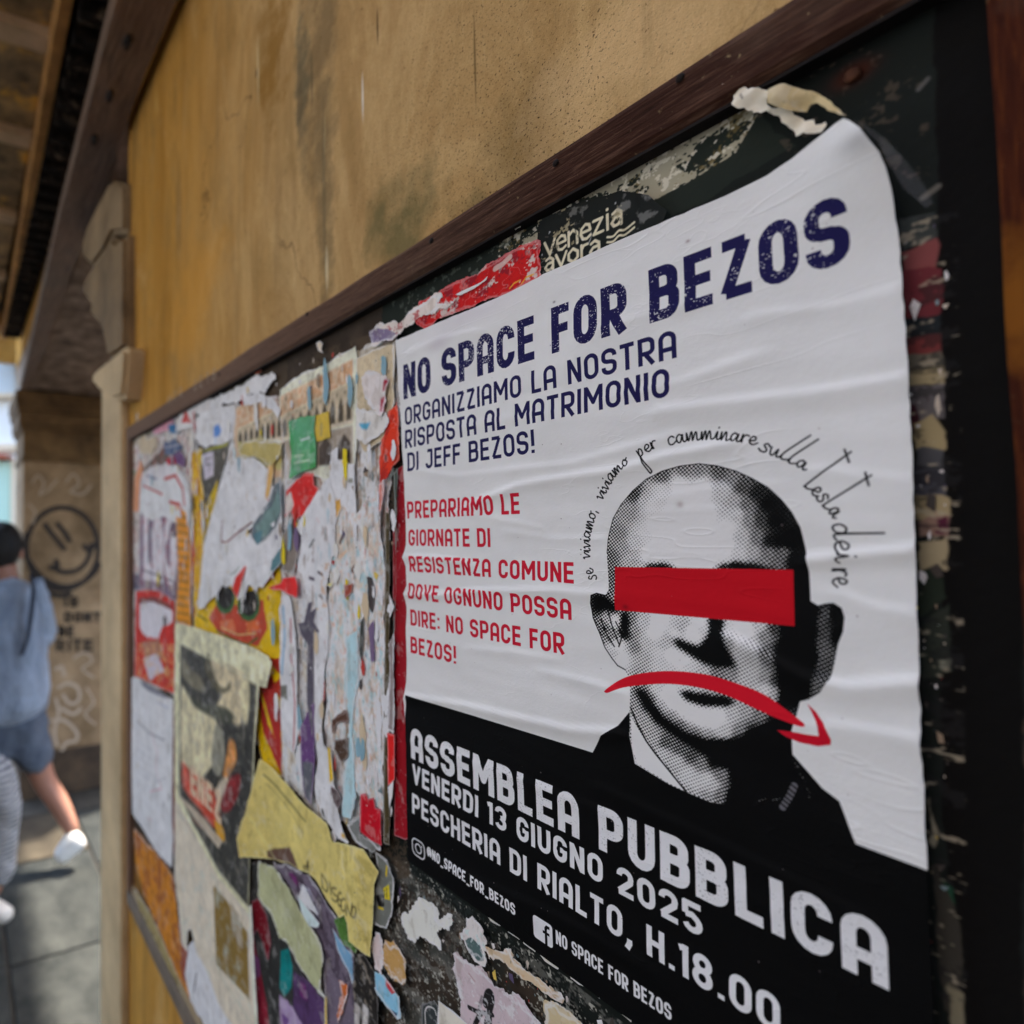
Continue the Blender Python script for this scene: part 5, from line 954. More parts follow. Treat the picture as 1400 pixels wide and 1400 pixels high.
# ---- the big white poster
RIDGES=[ # (photo polyline, half width mm, height mm)
 ([(552,760),(600,762),(640,768)],2.2,.9),([(553,810),(600,812),(660,806),(760,806),(833,812)],2.4,.9),([(640,690),(708,662),(780,650),(850,640),(906,622),(1000,604)],2.6,1.1),
 ([(700,640),(780,632),(850,612),(930,590)],2.2,.6),([(556,950),(630,962),(700,978),(780,996),(845,1000)],2.6,1.1),([(740,915),(800,930),(850,945)],2.2,.7),([(690,725),(760,735),(830,735)],2,.4),
 ([(1107,762),(1160,757),(1250,750)],2.6,1.2),([(1000,870),(1100,925),(1160,938),(1258,930)],3.6,1.3),([(1140,990),(1200,1000),(1262,1012)],4.5,.8),([(900,560),(1000,548),(1120,535),(1238,516)],3.4,.8),
 ([(830,540),(930,520),(1040,480)],2.6,.5),([(560,640),(620,650),(700,640)],2.2,.4),([(780,460),(900,425),(960,410)],2.5,.35),([(560,480),(600,462),(650,452)],3,.5),([(640,885),(700,890),(760,900)],2.2,.45),
 ([(590,590),(680,572),(760,560)],2.2,.35),([(1120,640),(1180,650),(1245,655)],3,.4),([(1030,430),(1130,420),(1225,395)],3,.4),([(1150,810),(1200,830),(1255,838)],3,.5),([(860,690),(960,668),(1060,660)],2.4,.3),([(880,700),(960,694),(1040,700)],1.4,.25),
 ([(600,1180),(760,1250),(900,1330)],4,.5),([(820,1075),(980,1150),(1200,1260)],3.4,.5),([(560,1010),(700,1060),(830,1110)],3,.4),([(552,690),(640,700),(740,720)],2,.35)]
def poster_h(U,V):
    h=np.full_like(U,.0); 
    for q,wd,ht in RIDGES:
        uv=[P(x,y) for x,y in q]; d=np.full_like(U,9.0); s=np.zeros_like(U); tt=np.zeros_like(U); L=len(uv)-1
        for i in range(L):
            ax,ay=uv[i]; bx,by=uv[i+1]; dx,dy=bx-ax,by-ay; ll=dx*dx+dy*dy
            t=np.clip(((U-ax)*dx+(V-ay)*dy)/ll,0,1); e=np.hypot(U-ax-t*dx,V-ay-t*dy); k=e<d
            sg=((U-ax)*dy-(V-ay)*dx)*(-1); d=np.where(k,e,d); s=np.where(k,np.sign(sg),s); tt=np.where(k,(i+t)/L,tt)
        taper=np.clip(np.minimum(tt+.12,1.12-tt)*5,0,1) if q[0][0]>560 and q[-1][0]<1220 else 1
        wl=np.where(s>0,wd*.45,wd*1.9)*.001
        h+=taper*ht*.0013*np.exp(-(d/wl)**2)
    h+=.0005*np.array([mnoise.noise(Vector((a*14,b*55,1.5))) for a,b in zip(U,V)])+.0002*np.array([mnoise.noise(Vector((a*40+b*30,b*150,4.5))) for a,b in zip(U,V)])
    # the right hand side stands off the board a little, the top corner is bent forward
    h+=.0012*np.clip((U-.24)/.055,0,1)**2
    c=P(1215,180); r=np.hypot(U-c[0],V-c[1]); h+=.010*np.clip(1-r/.055,0,1)**2
    return h
def poster_mat(cv):
    mt=img_mat('event_poster_print',cv,.60,.10,420,.06)
    # fine pasted-paper creases as relief
    H_,W_=1500,1060; n=fbm(H_,W_,60,301,3,4.5); n2=fbm(H_,W_,34,302,3,3.0); z=fbm(H_,W_,260,303,3)
    h=np.exp(-(np.abs(n-.5)/.010)**1.3)*sstep(.42,.62,z)+.6*np.exp(-(np.abs(n2-.5)/.012)**1.3)*sstep(.5,.66,fbm(H_,W_,200,304,3))+.5*fbm(H_,W_,26,305,5,1.5)
    im=bpy.data.images.new('crease_relief',W_,H_,alpha=False); im.colorspace_settings.name='Non-Color'; px=np.ones((H_,W_,4),np.float32); px[...,:3]=np.clip(h*.6,0,1)[...,None]; im.pixels.foreach_set(px.ravel()); im.pack()
    t=mt.node_tree; ti=t.nodes.new('ShaderNodeTexImage'); ti.image=im; uv=t.nodes.new('ShaderNodeUVMap'); t.links.new(uv.outputs[0],ti.inputs[0])
    b=t.nodes.new('ShaderNodeBump'); b.inputs['Strength'].default_value=.26; b.inputs['Distance'].default_value=.0012; t.links.new(ti.outputs[0],b.inputs['Height'])
    bs=t.nodes['Principled BSDF']; old=bs.inputs['Normal'].links[0].from_socket; t.links.new(old,b.inputs['Normal']); t.links.new(b.outputs[0],bs.inputs['Normal'])
    return mt
big_out=[(540,466),(600,440),(640,424),(700,398),(743,375),(800,350),(860,323),(900,306),(960,281),(1010,259),(1050,240),(1085,219),(1110,202),(1135,184),(1150,173),(1162,167),(1172,170),(1188,182),(1202,198),(1213,215),(1220,235),(1225,262),
 (1228,300),(1233,360),(1240,450),(1246,570),(1252,700),(1256,830),(1261,1000),(1265,1090),(1270,1190),(1274,1290),(1279,1400),(1290,1560),(1292,1700),(1100,1560),(980,1479),(868,1399),(786,1340),(700,1277),(640,1234),(600,1206),(557,1177),
 (557,1150),(556,1100),(555,1040),(554,990),(552,955),(556,930),(556,900),(555,860),(556,830),(553,812),(556,800),(555,775),(551,762),(555,745),(554,700),(552,650),(549,600),(546,550),(543,500)]
uvb=ragged([P(x,y) for x,y in big_out],.00025,3,.004)
cvp=poster_art()
big=sheet_mesh('event_poster',uvb,poster_h,.0017,(cvp.u0,cvp.v0,cvp.u1,cvp.v1),poster_mat(cvp),thick=.0003)
tag(big,'large white and black assembly poster with bald man and red bar over his eyes','poster')
# clear tape / plastic film curling off beside the corner
m=NM('clear_film',.12,.6); m.color((.30,.31,.32)); m.b.inputs['Alpha'].default_value=.16; m_film=m.m
uvt=[P(x,y,.002) for x,y in [(1162,162),(1188,172),(1215,192),(1240,220),(1262,250),(1274,278),(1262,284),(1240,262),(1226,236),(1208,200),(1180,176)]]
film=sheet_mesh('clear_film',ragged(uvt,.0002,8,.004),lambda U,V:.003+.003*np.sin(U*260)+.002*nvec(U,V,50,2.0),.003,(0,0,1,1),m_film,thick=.0001)
tag(film,'curled strip of clear film beside the rounded corner of the big poster','tape')
# nail through dark wood, top right
def nail(x,y,lab,r=.0022):
    c=P(x,y,-.005); bm=bmesh.new(); bmesh.ops.create_uvsphere(bm,u_segments=14,v_segments=8,radius=r)
    for v in bm.verts: v.co.z*=.45; v.co+=Vector((c[0],c[1],-.0050))
    o=obj('nail_head',bm,simple('rusty_nail',A(50,26,14),A(84,48,26),300,.6),None,True,mw=WALLM); tag(o,lab,'nail')
nail(1165,103,'rusty nail head in the dark wood above the big poster\'s right corner',.0030)
# ---------------------------------------------------------------- the wall, jamb, lintel, pillar, ceiling, floor, far street
def W(u,v,w): return ORG+UA*u+VA*v+WA*w
# plaster
m=NM('ochre_plaster',.9,.04)
v=m.mp((1,.30,1)); v2=m.mp((1,.12,1))
c=m.ramp(m.noise(6.5,9,.70,v,.8),[(.28,A(122,96,58)),(.42,A(146,117,74)),(.52,A(162,134,90)),(.62,A(142,113,70)),(.76,A(168,140,98))])
sx=m.n('ShaderNodeSeparateXYZ'); m.l(m.co,sx.inputs[0])
side=m.ramp(m.math('ADD',m.math('ADD',m.math('MULTIPLY',sx.outputs[0],1.0),.62),m.math('MULTIPLY',m.math('SUBTRACT',m.noise(4,6,.7,v),.5),.5)),[(0,0),(.45,1)])
satc=m.ramp(m.noise(10,9,.72,v2,.6),[(.28,A(112,80,30)),(.42,A(152,110,46)),(.54,A(168,126,60)),(.64,A(134,100,48)),(.78,A(160,130,84))])
c=m.mix(side,satc,c)
blot=m.ramp(m.noise(15,8,.75,m.mp((1,.5,1),(7,2,1)),.4),[(.50,0),(.66,1)]); c=m.mix(m.math('MULTIPLY',blot,.5),c,A(128,104,62))
pale=m.ramp(m.noise(8,9,.78,m.mp((1,.4,1),(1,9,1)),1.2),[(.54,0),(.68,1)]); c=m.mix(m.math('MULTIPLY',pale,.45),c,A(184,156,108))
for (cx,cy,rx,ry,col,al) in [(P(420,150)[0],P(420,60)[1],.05,.20,A(104,86,58),.8),(P(430,300)[0],P(430,280)[1],.020,.16,A(112,94,64),.75),(P(530,300)[0],P(530,290)[1],.055,.05,A(98,88,56),.9),(P(700,190)[0],P(700,190)[1],.05,.06,A(112,92,58),.6),(P(360,60)[0],P(360,40)[1],.05,.14,A(112,78,24),.7),(P(255,400)[0],P(255,400)[1],.15,.12,A(178,128,52),.6),(P(620,330)[0],P(620,300)[1],.025,.03,A(104,90,58),.6),(P(400,120)[0],P(400,100)[1],.02,.10,A(80,76,58),.7),(P(850,60)[0],P(850,60)[1],.10,.05,A(186,156,112),.5)]:
    c=m.mix(m.math('MULTIPLY',m.blob(cx,cy,rx,ry,1,.8),al),c,col)
for (x,y0,y1,wd,col,al) in [(340,40,150,.0030,A(196,180,140),.6),(480,90,165,.0020,A(220,206,180),.8),(427,120,400,.005,A(96,84,60),.7),(395,60,190,.009,A(84,74,54),.7),(500,0,60,.0018,A(50,34,24),.9),(630,0,150,.0015,A(84,66,40),.8),(338,88,106,.0035,A(60,34,20),.9),(432,330,400,.004,A(200,180,146),.6),(412,60,150,.0025,A(70,64,48),.8),(205,120,160,.006,A(200,170,110),.5)]:
    a=P(x,y0); b=P(x,y1); c=m.mix(m.math('MULTIPLY',m.blob(a[0],(a[1]+b[1])/2,wd,abs(a[1]-b[1])/2*1.1,1,.10),al),c,col)
for sc_,th,al,col,off in ((26,.60,.30,A(108,86,54),0),(60,.64,.35,A(200,178,136),3),(44,.67,.35,A(92,76,48),6)):
    streak=m.ramp(m.noise(sc_,5,.7,m.mp((1,.07,1),(off,off,off)),.3),[(th,0),(th+.10,1)]); c=m.mix(m.math('MULTIPLY',streak,al),c,col)
zone=m.math('ADD',m.blob(P(620,110)[0],P(620,110)[1],.16,.12,1,.5),m.blob(P(720,190)[0],P(720,190)[1],.12,.07,1,.5))
sp=m.ramp(m.noise(560,4,.62),[(.59,0),(.64,1)]); c=m.mix(m.math('MULTIPLY',sp,m.math('MINIMUM',zone,.95)),c,A(44,32,20))
sp2=m.ramp(m.noise(170,4,.7,m.mp((1,1,1),(5,1,0))),[(.66,0),(.70,1)]); c=m.mix(m.math('MULTIPLY',sp2,.8),c,A(78,52,28))
vo=m.n('ShaderNodeTexVoronoi'); vo.feature='DISTANCE_TO_EDGE'; vo.inputs['Scale'].default_value=3.2; dn=m.n('ShaderNodeMix',data_type='VECTOR'); dn.inputs[0].default_value=.22; m.l(m.mp((1,.7,1)),dn.inputs[4]); nz=m.n('ShaderNodeTexNoise'); nz.inputs['Scale'].default_value=9; nz.inputs['Detail'].default_value=7; m.l(m.co,nz.inputs['Vector']); m.l(nz.outputs['Color'],dn.inputs[5]); m.l(dn.outputs[1],vo.inputs['Vector'])
crack=m.ramp(vo.outputs['Distance'],[(0,1),(.006,0)]); crack=m.math('MULTIPLY',crack,m.ramp(m.noise(3,3,.5,m.mp((1,1,1),(4,4,4))),[(.50,0),(.58,1)])); c=m.mix(m.math('MULTIPLY',crack,.75),c,A(70,52,32))
m.color(c); b1=m.bump(m.noise(14,9,.72,m.mp((1,.6,1))),.55,.010); b2=m.bump(crack,-.4,.003,b1); m.bump(m.noise(420,5,.75),.45,.0014,b2); m_plaster=m.m
bm=bmesh.new(); box(bm,-.931,1.04,-1.6,2.6,-.42,-.0125)
wall=obj('ochre_wall',bm,m_plaster,None,mw=WALLM); wall['kind']='structure'
# unseen upper storey, deepened and lengthened to keep sun off the paving
bm=bmesh.new(); box(bm,-9.5,1.04,2.601,6.2,-1.5,-.004); o=obj('upper_sun_block',bm,m_plaster,None,mw=WALLM); o['kind']='structure'
m_stone=simple('pale_stone',A(146,126,94),A(186,164,126),5,.85,.5,.006)
m_stone2=simple('brown_stone',A(84,66,44),A(126,104,76),6,.85,.6,.006)
# stone jamb at the end of the wall
jamb=empty('stone_jamb',tuple(float(x) for x in W(-1.05,-1.6,-.2)),'pale stone door jamb at the left end of the ochre wall','jamb')
bm=bmesh.new(); jt=P(150,545,.004)[1]
bmj=box(bm,P(137,900,.004)[0],-.9315,-1.6,.40,-.42,.004,.01,2); wear(bmj,.002,5)
obj('jamb_shaft',bm,m_stone,jamb,mw=WALLM)
def pxprism(pts,w0,w1,bev=.008): 
    bm=bmesh.new(); prism(bm,[P(x,y,w1) for x,y in pts],w0,w1,bev); return bm
bm=pxprism([(171,478),(166,545),(152,548),(140,538),(127,528),(124,512),(132,502),(150,488),(166,474)],-.40,.028,.010); obj('capital_block',bm,m_stone,jamb,mw=WALLM)
bm=pxprism([(169,476),(146,492),(143,470),(138,448),(122,430),(124,418),(114,404),(113,386),(124,366),(140,344),(150,322),(158,330),(169,320)],-.40,.012,.010); obj('corbel',bm,simple('corbel_stone',A(84,68,46),A(132,110,78),7,.85,.5,.006),jamb,mw=WALLM)
bm=pxprism([(169,318),(150,320),(140,342),(124,364),(113,352),(112,330),(120,305),(136,272),(150,246),(169,250)],-.40,.004,.010); obj('corbel',bm,simple('corbel_top_stone',A(96,80,56),A(146,124,92),7,.85,.5,.006),jamb,mw=WALLM)
# plaster edge filler above corbel, ragged
# beam: brown plank face + soffit lintel
m_beam=NM('weathered_beam',.75,.3); v=m_beam.mp((2.2,30,30)); g=m_beam.noise(5,7,.7,v,.5); m_beam.color(m_beam.mix(m_beam.ramp(m_beam.noise(3,4,.6),[(.4,0),(.7,.6)]),m_beam.ramp(g,[(.3,A(66,54,44)),(.55,A(106,90,76)),(.75,A(132,116,100))]),A(104,76,56))); m_beam.bump(g,.6,.006); m_beam=m_beam.m
UP0=-3.78
lint=empty('lintel_beam',tuple(float(x) for x in W(-2,.9,.0)),'weathered brown wooden beam running overhead from the wall to the pillar','beam')
bm=bmesh.new(); n=60
prev=None
for i in range(n+1):
    u=-3.42+(3.42-.30)*i/n; k=.010*mnoise.noise(Vector((u*5,0,0)))+.006*mnoise.noise(Vector((u*17,3,0)))
    wl=float(np.interp(u,[-3.42,-1.4,-.6],[-.005,.075,.098])); wr=float(np.interp(u,[-3.4,-2.7,-1.5],[-.06,-.05,-.012]))+k*.6
    if u>-1.02: wr=.004+k*.7
    zb=.885+.006*mnoise.noise(Vector((u*4,5,0)))
    cur=[bm.verts.new(c) for c in ((u,zb,wr),(u,zb,wl-.004),(u,zb+.006,wl),(u,zb+.05,wl-.004),(u,zb+.05,wr))]
    if prev:
        for j in range(5): bm.faces.new((prev[j],prev[(j+1)%5],cur[(j+1)%5],cur[j]))
    else: bm.faces.new(cur)
    prev=cur
bm.faces.new(prev); bmesh.ops.recalc_face_normals(bm,faces=bm.faces[:]); obj('plank',bm,m_beam,lint,mw=WALLM)
bm=bmesh.new(); box(bm,-3.9,-1.165,.912,1.10,-1.2,-.03); wear(bm,.02,6,14); obj('soffit',bm,simple('flaking_soffit',A(48,34,26),A(172,150,130),11,.9,1.0,.03,detail=9),lint,mw=WALLM)
m_nail=simple('iron',A(20,18,16),A(40,34,30),200,.6)
for (x,y) in ((174,56),(150,130),(129,190)):
    q=np.array(G(x,y,2.5-.016))-ORG; bm=bmesh.new(); bmesh.ops.create_cone(bm,segments=10,radius1=.011,radius2=.008,depth=.012,cap_ends=True)
    bmesh.ops.rotate(bm,verts=bm.verts[:],cent=(0,0,0),matrix=Matrix.Rotation(math.pi/2,3,'X'))
    for vv in bm.verts: vv.co=Vector((vv.co.x*1.8,vv.co.y,vv.co.z*.7))+Vector((float(q.dot(UA)),.882,float(q.dot(WA))))
    obj('bolt',bm,m_nail,lint,mw=WALLM)
# wall above the lintel on the opening side, dark cavity behind
bm=bmesh.new(); box(bm,-3.9,-.933,1.101,2.60,-.42,-.02); o=obj('wall_over_opening',bm,m_plaster,None,mw=WALLM); o['kind']='structure'
m_dark=NM('dark_cavity',.95,.1); m_dark.color(m_dark.ramp(m_dark.noise(30,6,.7,m_dark.mp((1,.3,.3)),2.0),[(.35,A(14,13,11)),(.55,A(36,32,28)),(.68,A(110,98,82))])); m_dark=m_dark.m  # near-black mottled colour for cavity board and joist ends
cav=empty('ceiling',tuple(float(x) for x in W(-2,1.3,.3)),'old coffered ceiling of the covered passage, dark panels and ochre batten','ceiling')
bm=bmesh.new(); box(bm,-3.55,-.30,1.30,1.36,-.019,.16); wear(bm,.015,8,12); obj('cavity_board',bm,m_dark,cav,mw=WALLM)
for i in range(40):
    u=-3.5+i*.08; bm=bmesh.new(); box(bm,u,u+.035,1.18,1.298,-.01,.085,.004); obj('joist_end',bm,m_dark,cav,mw=WALLM)
m_bat=simple('ochre_batten',A(120,88,48),A(186,140,78),8,.8,.5,.004,(1,1,1)); m_cross=simple('dusty_batten',A(140,118,90),A(180,156,122),9,.8,.5,.004); m_pan=NM('grimy_glow_panel',.9,.2); m_pan.color(m_pan.mix(m_pan.ramp(m_pan.noise(5,6,.7),[(.56,0),(.66,1)]),m_pan.ramp(m_pan.noise(7,7,.7),[(.3,A(60,52,42)),(.5,A(118,100,72)),(.75,A(184,152,100))]),A(206,146,62))); m_pan.bump(m_pan.noise(30,6,.7),.5,.005); m_pan=m_pan.m  # panel colour raised and warmed to mimic glow from the street
bm=bmesh.new(); pts=[]
ring=[(.090,1.20),(.118,1.195),(.122,1.205),(.122,1.30),(.090,1.30)]
prev=None
for i in range(2):
    u=(-3.62,-.30)[i]; off=(-.035,.02)[i]; cur=[bm.verts.new((u,b,a+off)) for a,b in ring]
    if prev: 
        for j in range(5): bm.faces.new((prev[j],prev[(j+1)%5],cur[(j+1)%5],cur[j]))
        bm.faces.new(cur)
    else: bm.faces.new(cur)
    prev=cur
bmesh.ops.recalc_face_normals(bm,faces=bm.faces[:]); obj('batten',bm,m_bat,cav,mw=WALLM)
us=[-.30,-1.19,-1.62,-2.15,-2.75,-3.35]
for a,b in zip(us[:-1],us[1:]):
    bm=bmesh.new(); box(bm,b+.03,a-.03,1.26,1.30,.12,1.4 if a>-1 else 3.09,.008,2); obj('ceiling_panel',bm,m_pan,cav,mw=WALLM)
for u in us[1:]:
    bm=bmesh.new(); box(bm,u-.032,u+.032,1.235,1.31,.121,3.095,.006,2); obj('cross_batten',bm,m_cross,cav,mw=WALLM)
bm=bmesh.new(); box(bm,-3.62,-3.40,1.20,1.50,.10,1.6,.01); obj('end_beam',bm,m_bat,cav,mw=WALLM)
# smiley pillar
PU=-3.66
def pilbox(d0,d1,v0,v1,bev=.01,e=0): 
    bm=bmesh.new(); box(bm,PU-.5-e,PU+e,v0,v1,-.62-e,d1+e,bev,2); return bm
pil=empty('stone_pillar',tuple(float(x) for x in W(PU-.25,-1.6,-.3)),'stone pillar sprayed with a smiley face and stencilled words beyond the opening','pillar')
def Lp(x,y): # ray to the pillar's near face (plane u=PU)
    d=ray(x,y); t=((ORG+UA*PU-CAM).dot(UA))/d.dot(UA); q=CAM+d*t-ORG; return float(q.dot(VA)),float(q.dot(WA))
W0=Lp(30,800)[1]
m_pil=NM('weathered_pillar_stone',.85,.25); f=m_pil.noise(4,7,.7); m_pil.color(m_pil.mix(m_pil.ramp(m_pil.noise(2.2,5,.7,m_pil.mp((1,1,1),(2,0,1))),[(.42,0),(.66,.8)]),m_pil.ramp(f,[(.3,A(92,74,52)),(.6,A(136,112,84)),(.8,A(160,138,108))]),A(78,60,38))); m_pil.bump(m_pil.noise(16,7,.7),.5,.012); m_pil=m_pil.m
bm=bmesh.new(); box(bm,PU-.5,PU,-1.6,Lp(80,632)[0],-1.3,W0,.012,2); wear(bm,.004,4,3); obj('shaft',bm,m_pil,pil,mw=WALLM)
m_pb=simple('dark_base_stone',A(40,32,24),A(74,58,42),7,.8,.5,.01)  # darker brown stone colour for the pillar's lowest course
bm=bmesh.new(); box(bm,PU-.5,PU+.006,-1.6,Lp(80,1025)[0],-1.3,W0+.006,.01,2); wear(bm,.004,6,3); obj('base_course',bm,m_pb,pil,mw=WALLM)
vv_=[Lp(80,y)[0] for y in (632,625,590,584,566,556,540)]
prof=[(.004,.035),(-.0,.0),(.03,.03),(.02,.045),(.05,.055),(.045,.07)]
capm=simple('capital_stone',A(60,44,26),A(108,84,54),7,.85,.6,.01)
for i in range(6):
    e=(.012,.0,.022,.034,.05,.06)[i]; bm=bmesh.new(); box(bm,PU-.5,PU+e,vv_[i]+.0005,vv_[i+1],-1.3,W0+e*.8,.008,2); obj('capital_course',bm,capm,pil,mw=WALLM)
# graffiti: raised paint strokes on the pillar face
m_ink=NM('black_spray',.6,.3); m_ink.color(A(30,22,16)); m_ink=m_ink.m; m_wsp=NM('pale_spray',.7,.3); m_wsp.color(A(148,130,110)); m_wsp=m_wsp.m
def spray(name,strokes,wd,mat,label=None,off=.004):
    bm=bmesh.new()
    for k,st in enumerate(strokes):
        st=chaikin(st) if len(st)>2 else st; q=[Lp(x,y) for x,y in st]; m0=1.0
        for i in range(len(q)-1):
            a=Vector((q[i][1],q[i][0])); b=Vector((q[i+1][1],q[i+1][0])); d=(b-a)
            if d.length<1e-5: continue
            d.normalize(); n=Vector((-d.y,d.x))*wd/2; e=d*wd*.25
            z=PU+off+.00005*(i%7)+.0004*(k%5)
            bm.faces.new([bm.verts.new((z,p.y,p.x)) for p in (a-n-e,b-n+e,b+n+e,a+n-e)])
    o=obj(name,bm,mat,pil,mw=WALLM)
    if label: o['label']=label
    return o
cx,cy=85,750; rr=48
circ=[(cx+rr*1.02*math.cos(t*.2618),cy+(rr+8)*math.sin(t*.2618)) for t in range(25)]
circ2=[(40,768),(52,784),(68,796),(90,802),(112,796),(130,782),(136,770)]
spray('smiley_graffiti',[circ,circ2,[(44,790),(58,806),(78,814),(96,812)],[(36,730),(34,752),(40,770)],[(61,717),(74,734),(88,751)],[(78,716),(88,728),(95,740)],[(72,776),(86,782),(104,780),(118,768),(124,752),(124,744)],[(68,776),(78,774),(76,766)],[(114,746),(122,752),(132,742)]],.030,m_ink,'black sprayed smiley face')
def block(txt,x0,x1,yb,yt):
    g=[GLYPH(c,.2) for c in txt]; tot=sum(a[0] for a in g)+.14*(len(txt)-1); x=0; out=[]
    for w_,sts in g:
        for st in sts: out.append([(x0+(x1-x0)*(x+a)/tot,yb+(yt-yb)*b) for a,b in st])
        x+=w_+.14
    return out
st=block('IS',88,107,830,816)+block("DONT",88,137,850,837)+block('BE',80,100,870,856)+block('RITE',76,126,890,874)
def spray_raw(strokes,wd):
    bm=bmesh.new()
    for k,s_ in enumerate(strokes):
        q=[Lp(x,y) for x,y in s_]
        for i in range(len(q)-1):
            a=Vector((q[i][1],q[i][0])); b=Vector((q[i+1][1],q[i+1][0])); d=(b-a)
            if d.length<1e-5: continue
            d.normalize(); n=Vector((-d.y,d.x))*wd/2; e=d*wd*.2; z=PU+.0042+.0003*(k%6)
            bm.faces.new([bm.verts.new((z,p.y,p.x)) for p in (a-n-e,b-n+e,b+n+e,a+n-e)])
    return obj('stencil_lettering',bm,m_ink,pil,mw=WALLM)
spray_raw(st,.018)
spray('scrawl_graffiti',[[(44,660),(52,650),(60,662),(54,676),(66,670),(78,656)],[(90,660),(100,648),(108,662),(96,672),(112,676),(124,664)],[(40,690),(48,700),(44,716)],[(100,900),(116,892),(126,904),(112,914),(128,926)],[(118,940),(128,960),(116,976),(130,990)]],.012,m_wsp,'thin pale scrawl around the smiley face')
spray('scrawl_graffiti',[[(76,915),(84,912),(88,924)],[(80,940),(92,934),(106,940),(108,956),(96,962),(86,950)],[(76,955),(80,975),(74,1000),(78,1020)],[(84,968),(100,976),(110,968)],[(70,985),(88,985),(104,1000),(104,1012),(90,1016),(84,1030),(88,1046),(100,1048)],[(112,1034),(114,1036)]],.022,m_wsp,'pale sprayed scrawl low on the pillar')
# floor: one ground sheet + separate paving slabs where they can be told apart
m_ground=simple('ground_stone',A(40,37,32),A(56,52,46),3,.8,.4,.004)
bm=bmesh.new(); bmesh.ops.create_grid(bm,x_segments=20,y_segments=20,size=60); o=obj('ground',bm,m_ground,None); o.location=(0,40,-.012); o['kind']='structure'
paving=bpy.data.objects.new('pavement',None); COL.objects.link(paving); paving['kind']='structure'
ms=[simple('paving_stone_%s'%k,A(*a),A(*b),3.4,.85,.5,.006,spec=.06) for k,(a,b) in zip(('grey','blue_grey','warm'),(((30,29,26),(56,54,49)),((28,30,29),(52,53,50)),((38,34,28),(62,56,46))))]
r=random.Random(5); protos=[]
for k in range(4):
    bm=bmesh.new(); box(bm,-.5,.5,-.5,.5,-.03,0,.012,2)
    for vv in bm.verts: vv.co.z+=.003*mnoise.noise(Vector((vv.co.x*3+k,vv.co.y*3,0)))
    me=bpy.data.meshes.new('paving_slab'); bm.to_mesh(me); bm.free(); protos.append(me)
ang=math.atan2(UA[1],UA[0])
wrow=[-1.5,-1.06,-.70,-.31,.135,.52,.98,1.4,1.9]; 
for ri in range(len(wrow)-1):
    u=-6.2+r.random()*.4
    while u<-.9:
        L=.42+r.random()*.35; wm=(wrow[ri]+wrow[ri+1])/2; c=W(u+L/2,0,wm)
        o=bpy.data.objects.new('paving_slab',protos[r.randrange(4)].copy()); COL.objects.link(o); o.data.materials.append(ms[r.choice((0,0,1,1,2))]); o.parent=paving
        o.location=(float(c[0]),float(c[1]),(r.random()-.5)*.003); o.rotation_euler=(0,0,ang); o.scale=(L-.010,wrow[ri+1]-wrow[ri]-.010,1); u+=L
# added walls that block and shape the sky light
m_opp=simple('blocker_plaster',(.30,.30,.32),(.38,.38,.41),2,.85,.4,.01)
opp=empty('opposite_light_blocker',tuple(float(x) for x in W(0,-1.6,3.6)),'added grey wall behind the viewer that narrows the sky light','building')
bm=bmesh.new(); box(bm,-3.0,7,-1.6,6.5,3.1,4.2); obj('facade',bm,m_opp,opp,mw=WALLM)
dead=empty('side_light_blocker',tuple(float(x) for x in W(1.5,-1.6,1.5)),'added unseen wall on the right that dims light from that side','building')
bm=bmesh.new(); box(bm,1.05,2.0,-1.6,6.5,.0,3.09); obj('facade',bm,m_opp,dead,mw=WALLM)  # added to darken the right side of the poster
mk=empty('rear_sky_blocker',tuple(float(x) for x in W(-3,-1.6,-6)),'added block behind the arcade that shuts out sky light','building')
bm=bmesh.new(); box(bm,-9,3,-1.6,6,-8,-5.5); obj('facade',bm,m_opp,mk,mw=WALLM)  # added to cut the sky light reaching the floor
# far street at the left edge
m_far=simple('pale_render',(.80,.80,.78),(.85,.84,.82),1.5,.8,.2,.01)
fb=empty('far_building',(-4,9.5,0),'bright white building across the street beyond the pillar','building')
bm=bmesh.new(); box(bm,-9,6,9.5,12,0,12); obj('facade',bm,m_far,fb)
def fp(x,y): q=D(x,y,9.46); return q[0],q[2]
def fbox(name,x0,x1,y0,y1,dep,mat,lab=None):
    a=fp(x0,y1); b=fp(x1,y0); bm=bmesh.new(); box(bm,a[0],b[0],9.498-dep,9.498,a[1],b[1],.01); o=obj(name,bm,mat,fb); 
    if lab: o['label']=lab
m_sh=NM('pale_blue_shutter',.5,.3); m_sh.color((.62,.72,.80)); m_sh=m_sh.m; m_or=NM('red_trim',.6,.3); m_or.color((.45,.10,.05)); m_or=m_or.m; m_gn=NM('mint_panel',.5,.3); m_gn.color((.45,.62,.50)); m_gn=m_gn.m; m_cr=NM('cream_trim',.7,.3); m_cr.color((.75,.62,.45)); m_cr=m_cr.m
for k in range(10): fbox('shutter_slat',-14,21,462+k*7.6,467+k*7.6,.05,m_sh)
fbox('cornice',-40,26,541,546,.16,m_cr); fbox('sill',-40,26,607,618,.12,m_cr); fbox('awning_rail',-40,16,624,629,.25,m_or); fbox('mint_shopfront',-40,15,631,735,.06,m_gn); fbox('stone_pier',16,27,629,780,.10,m_cr)
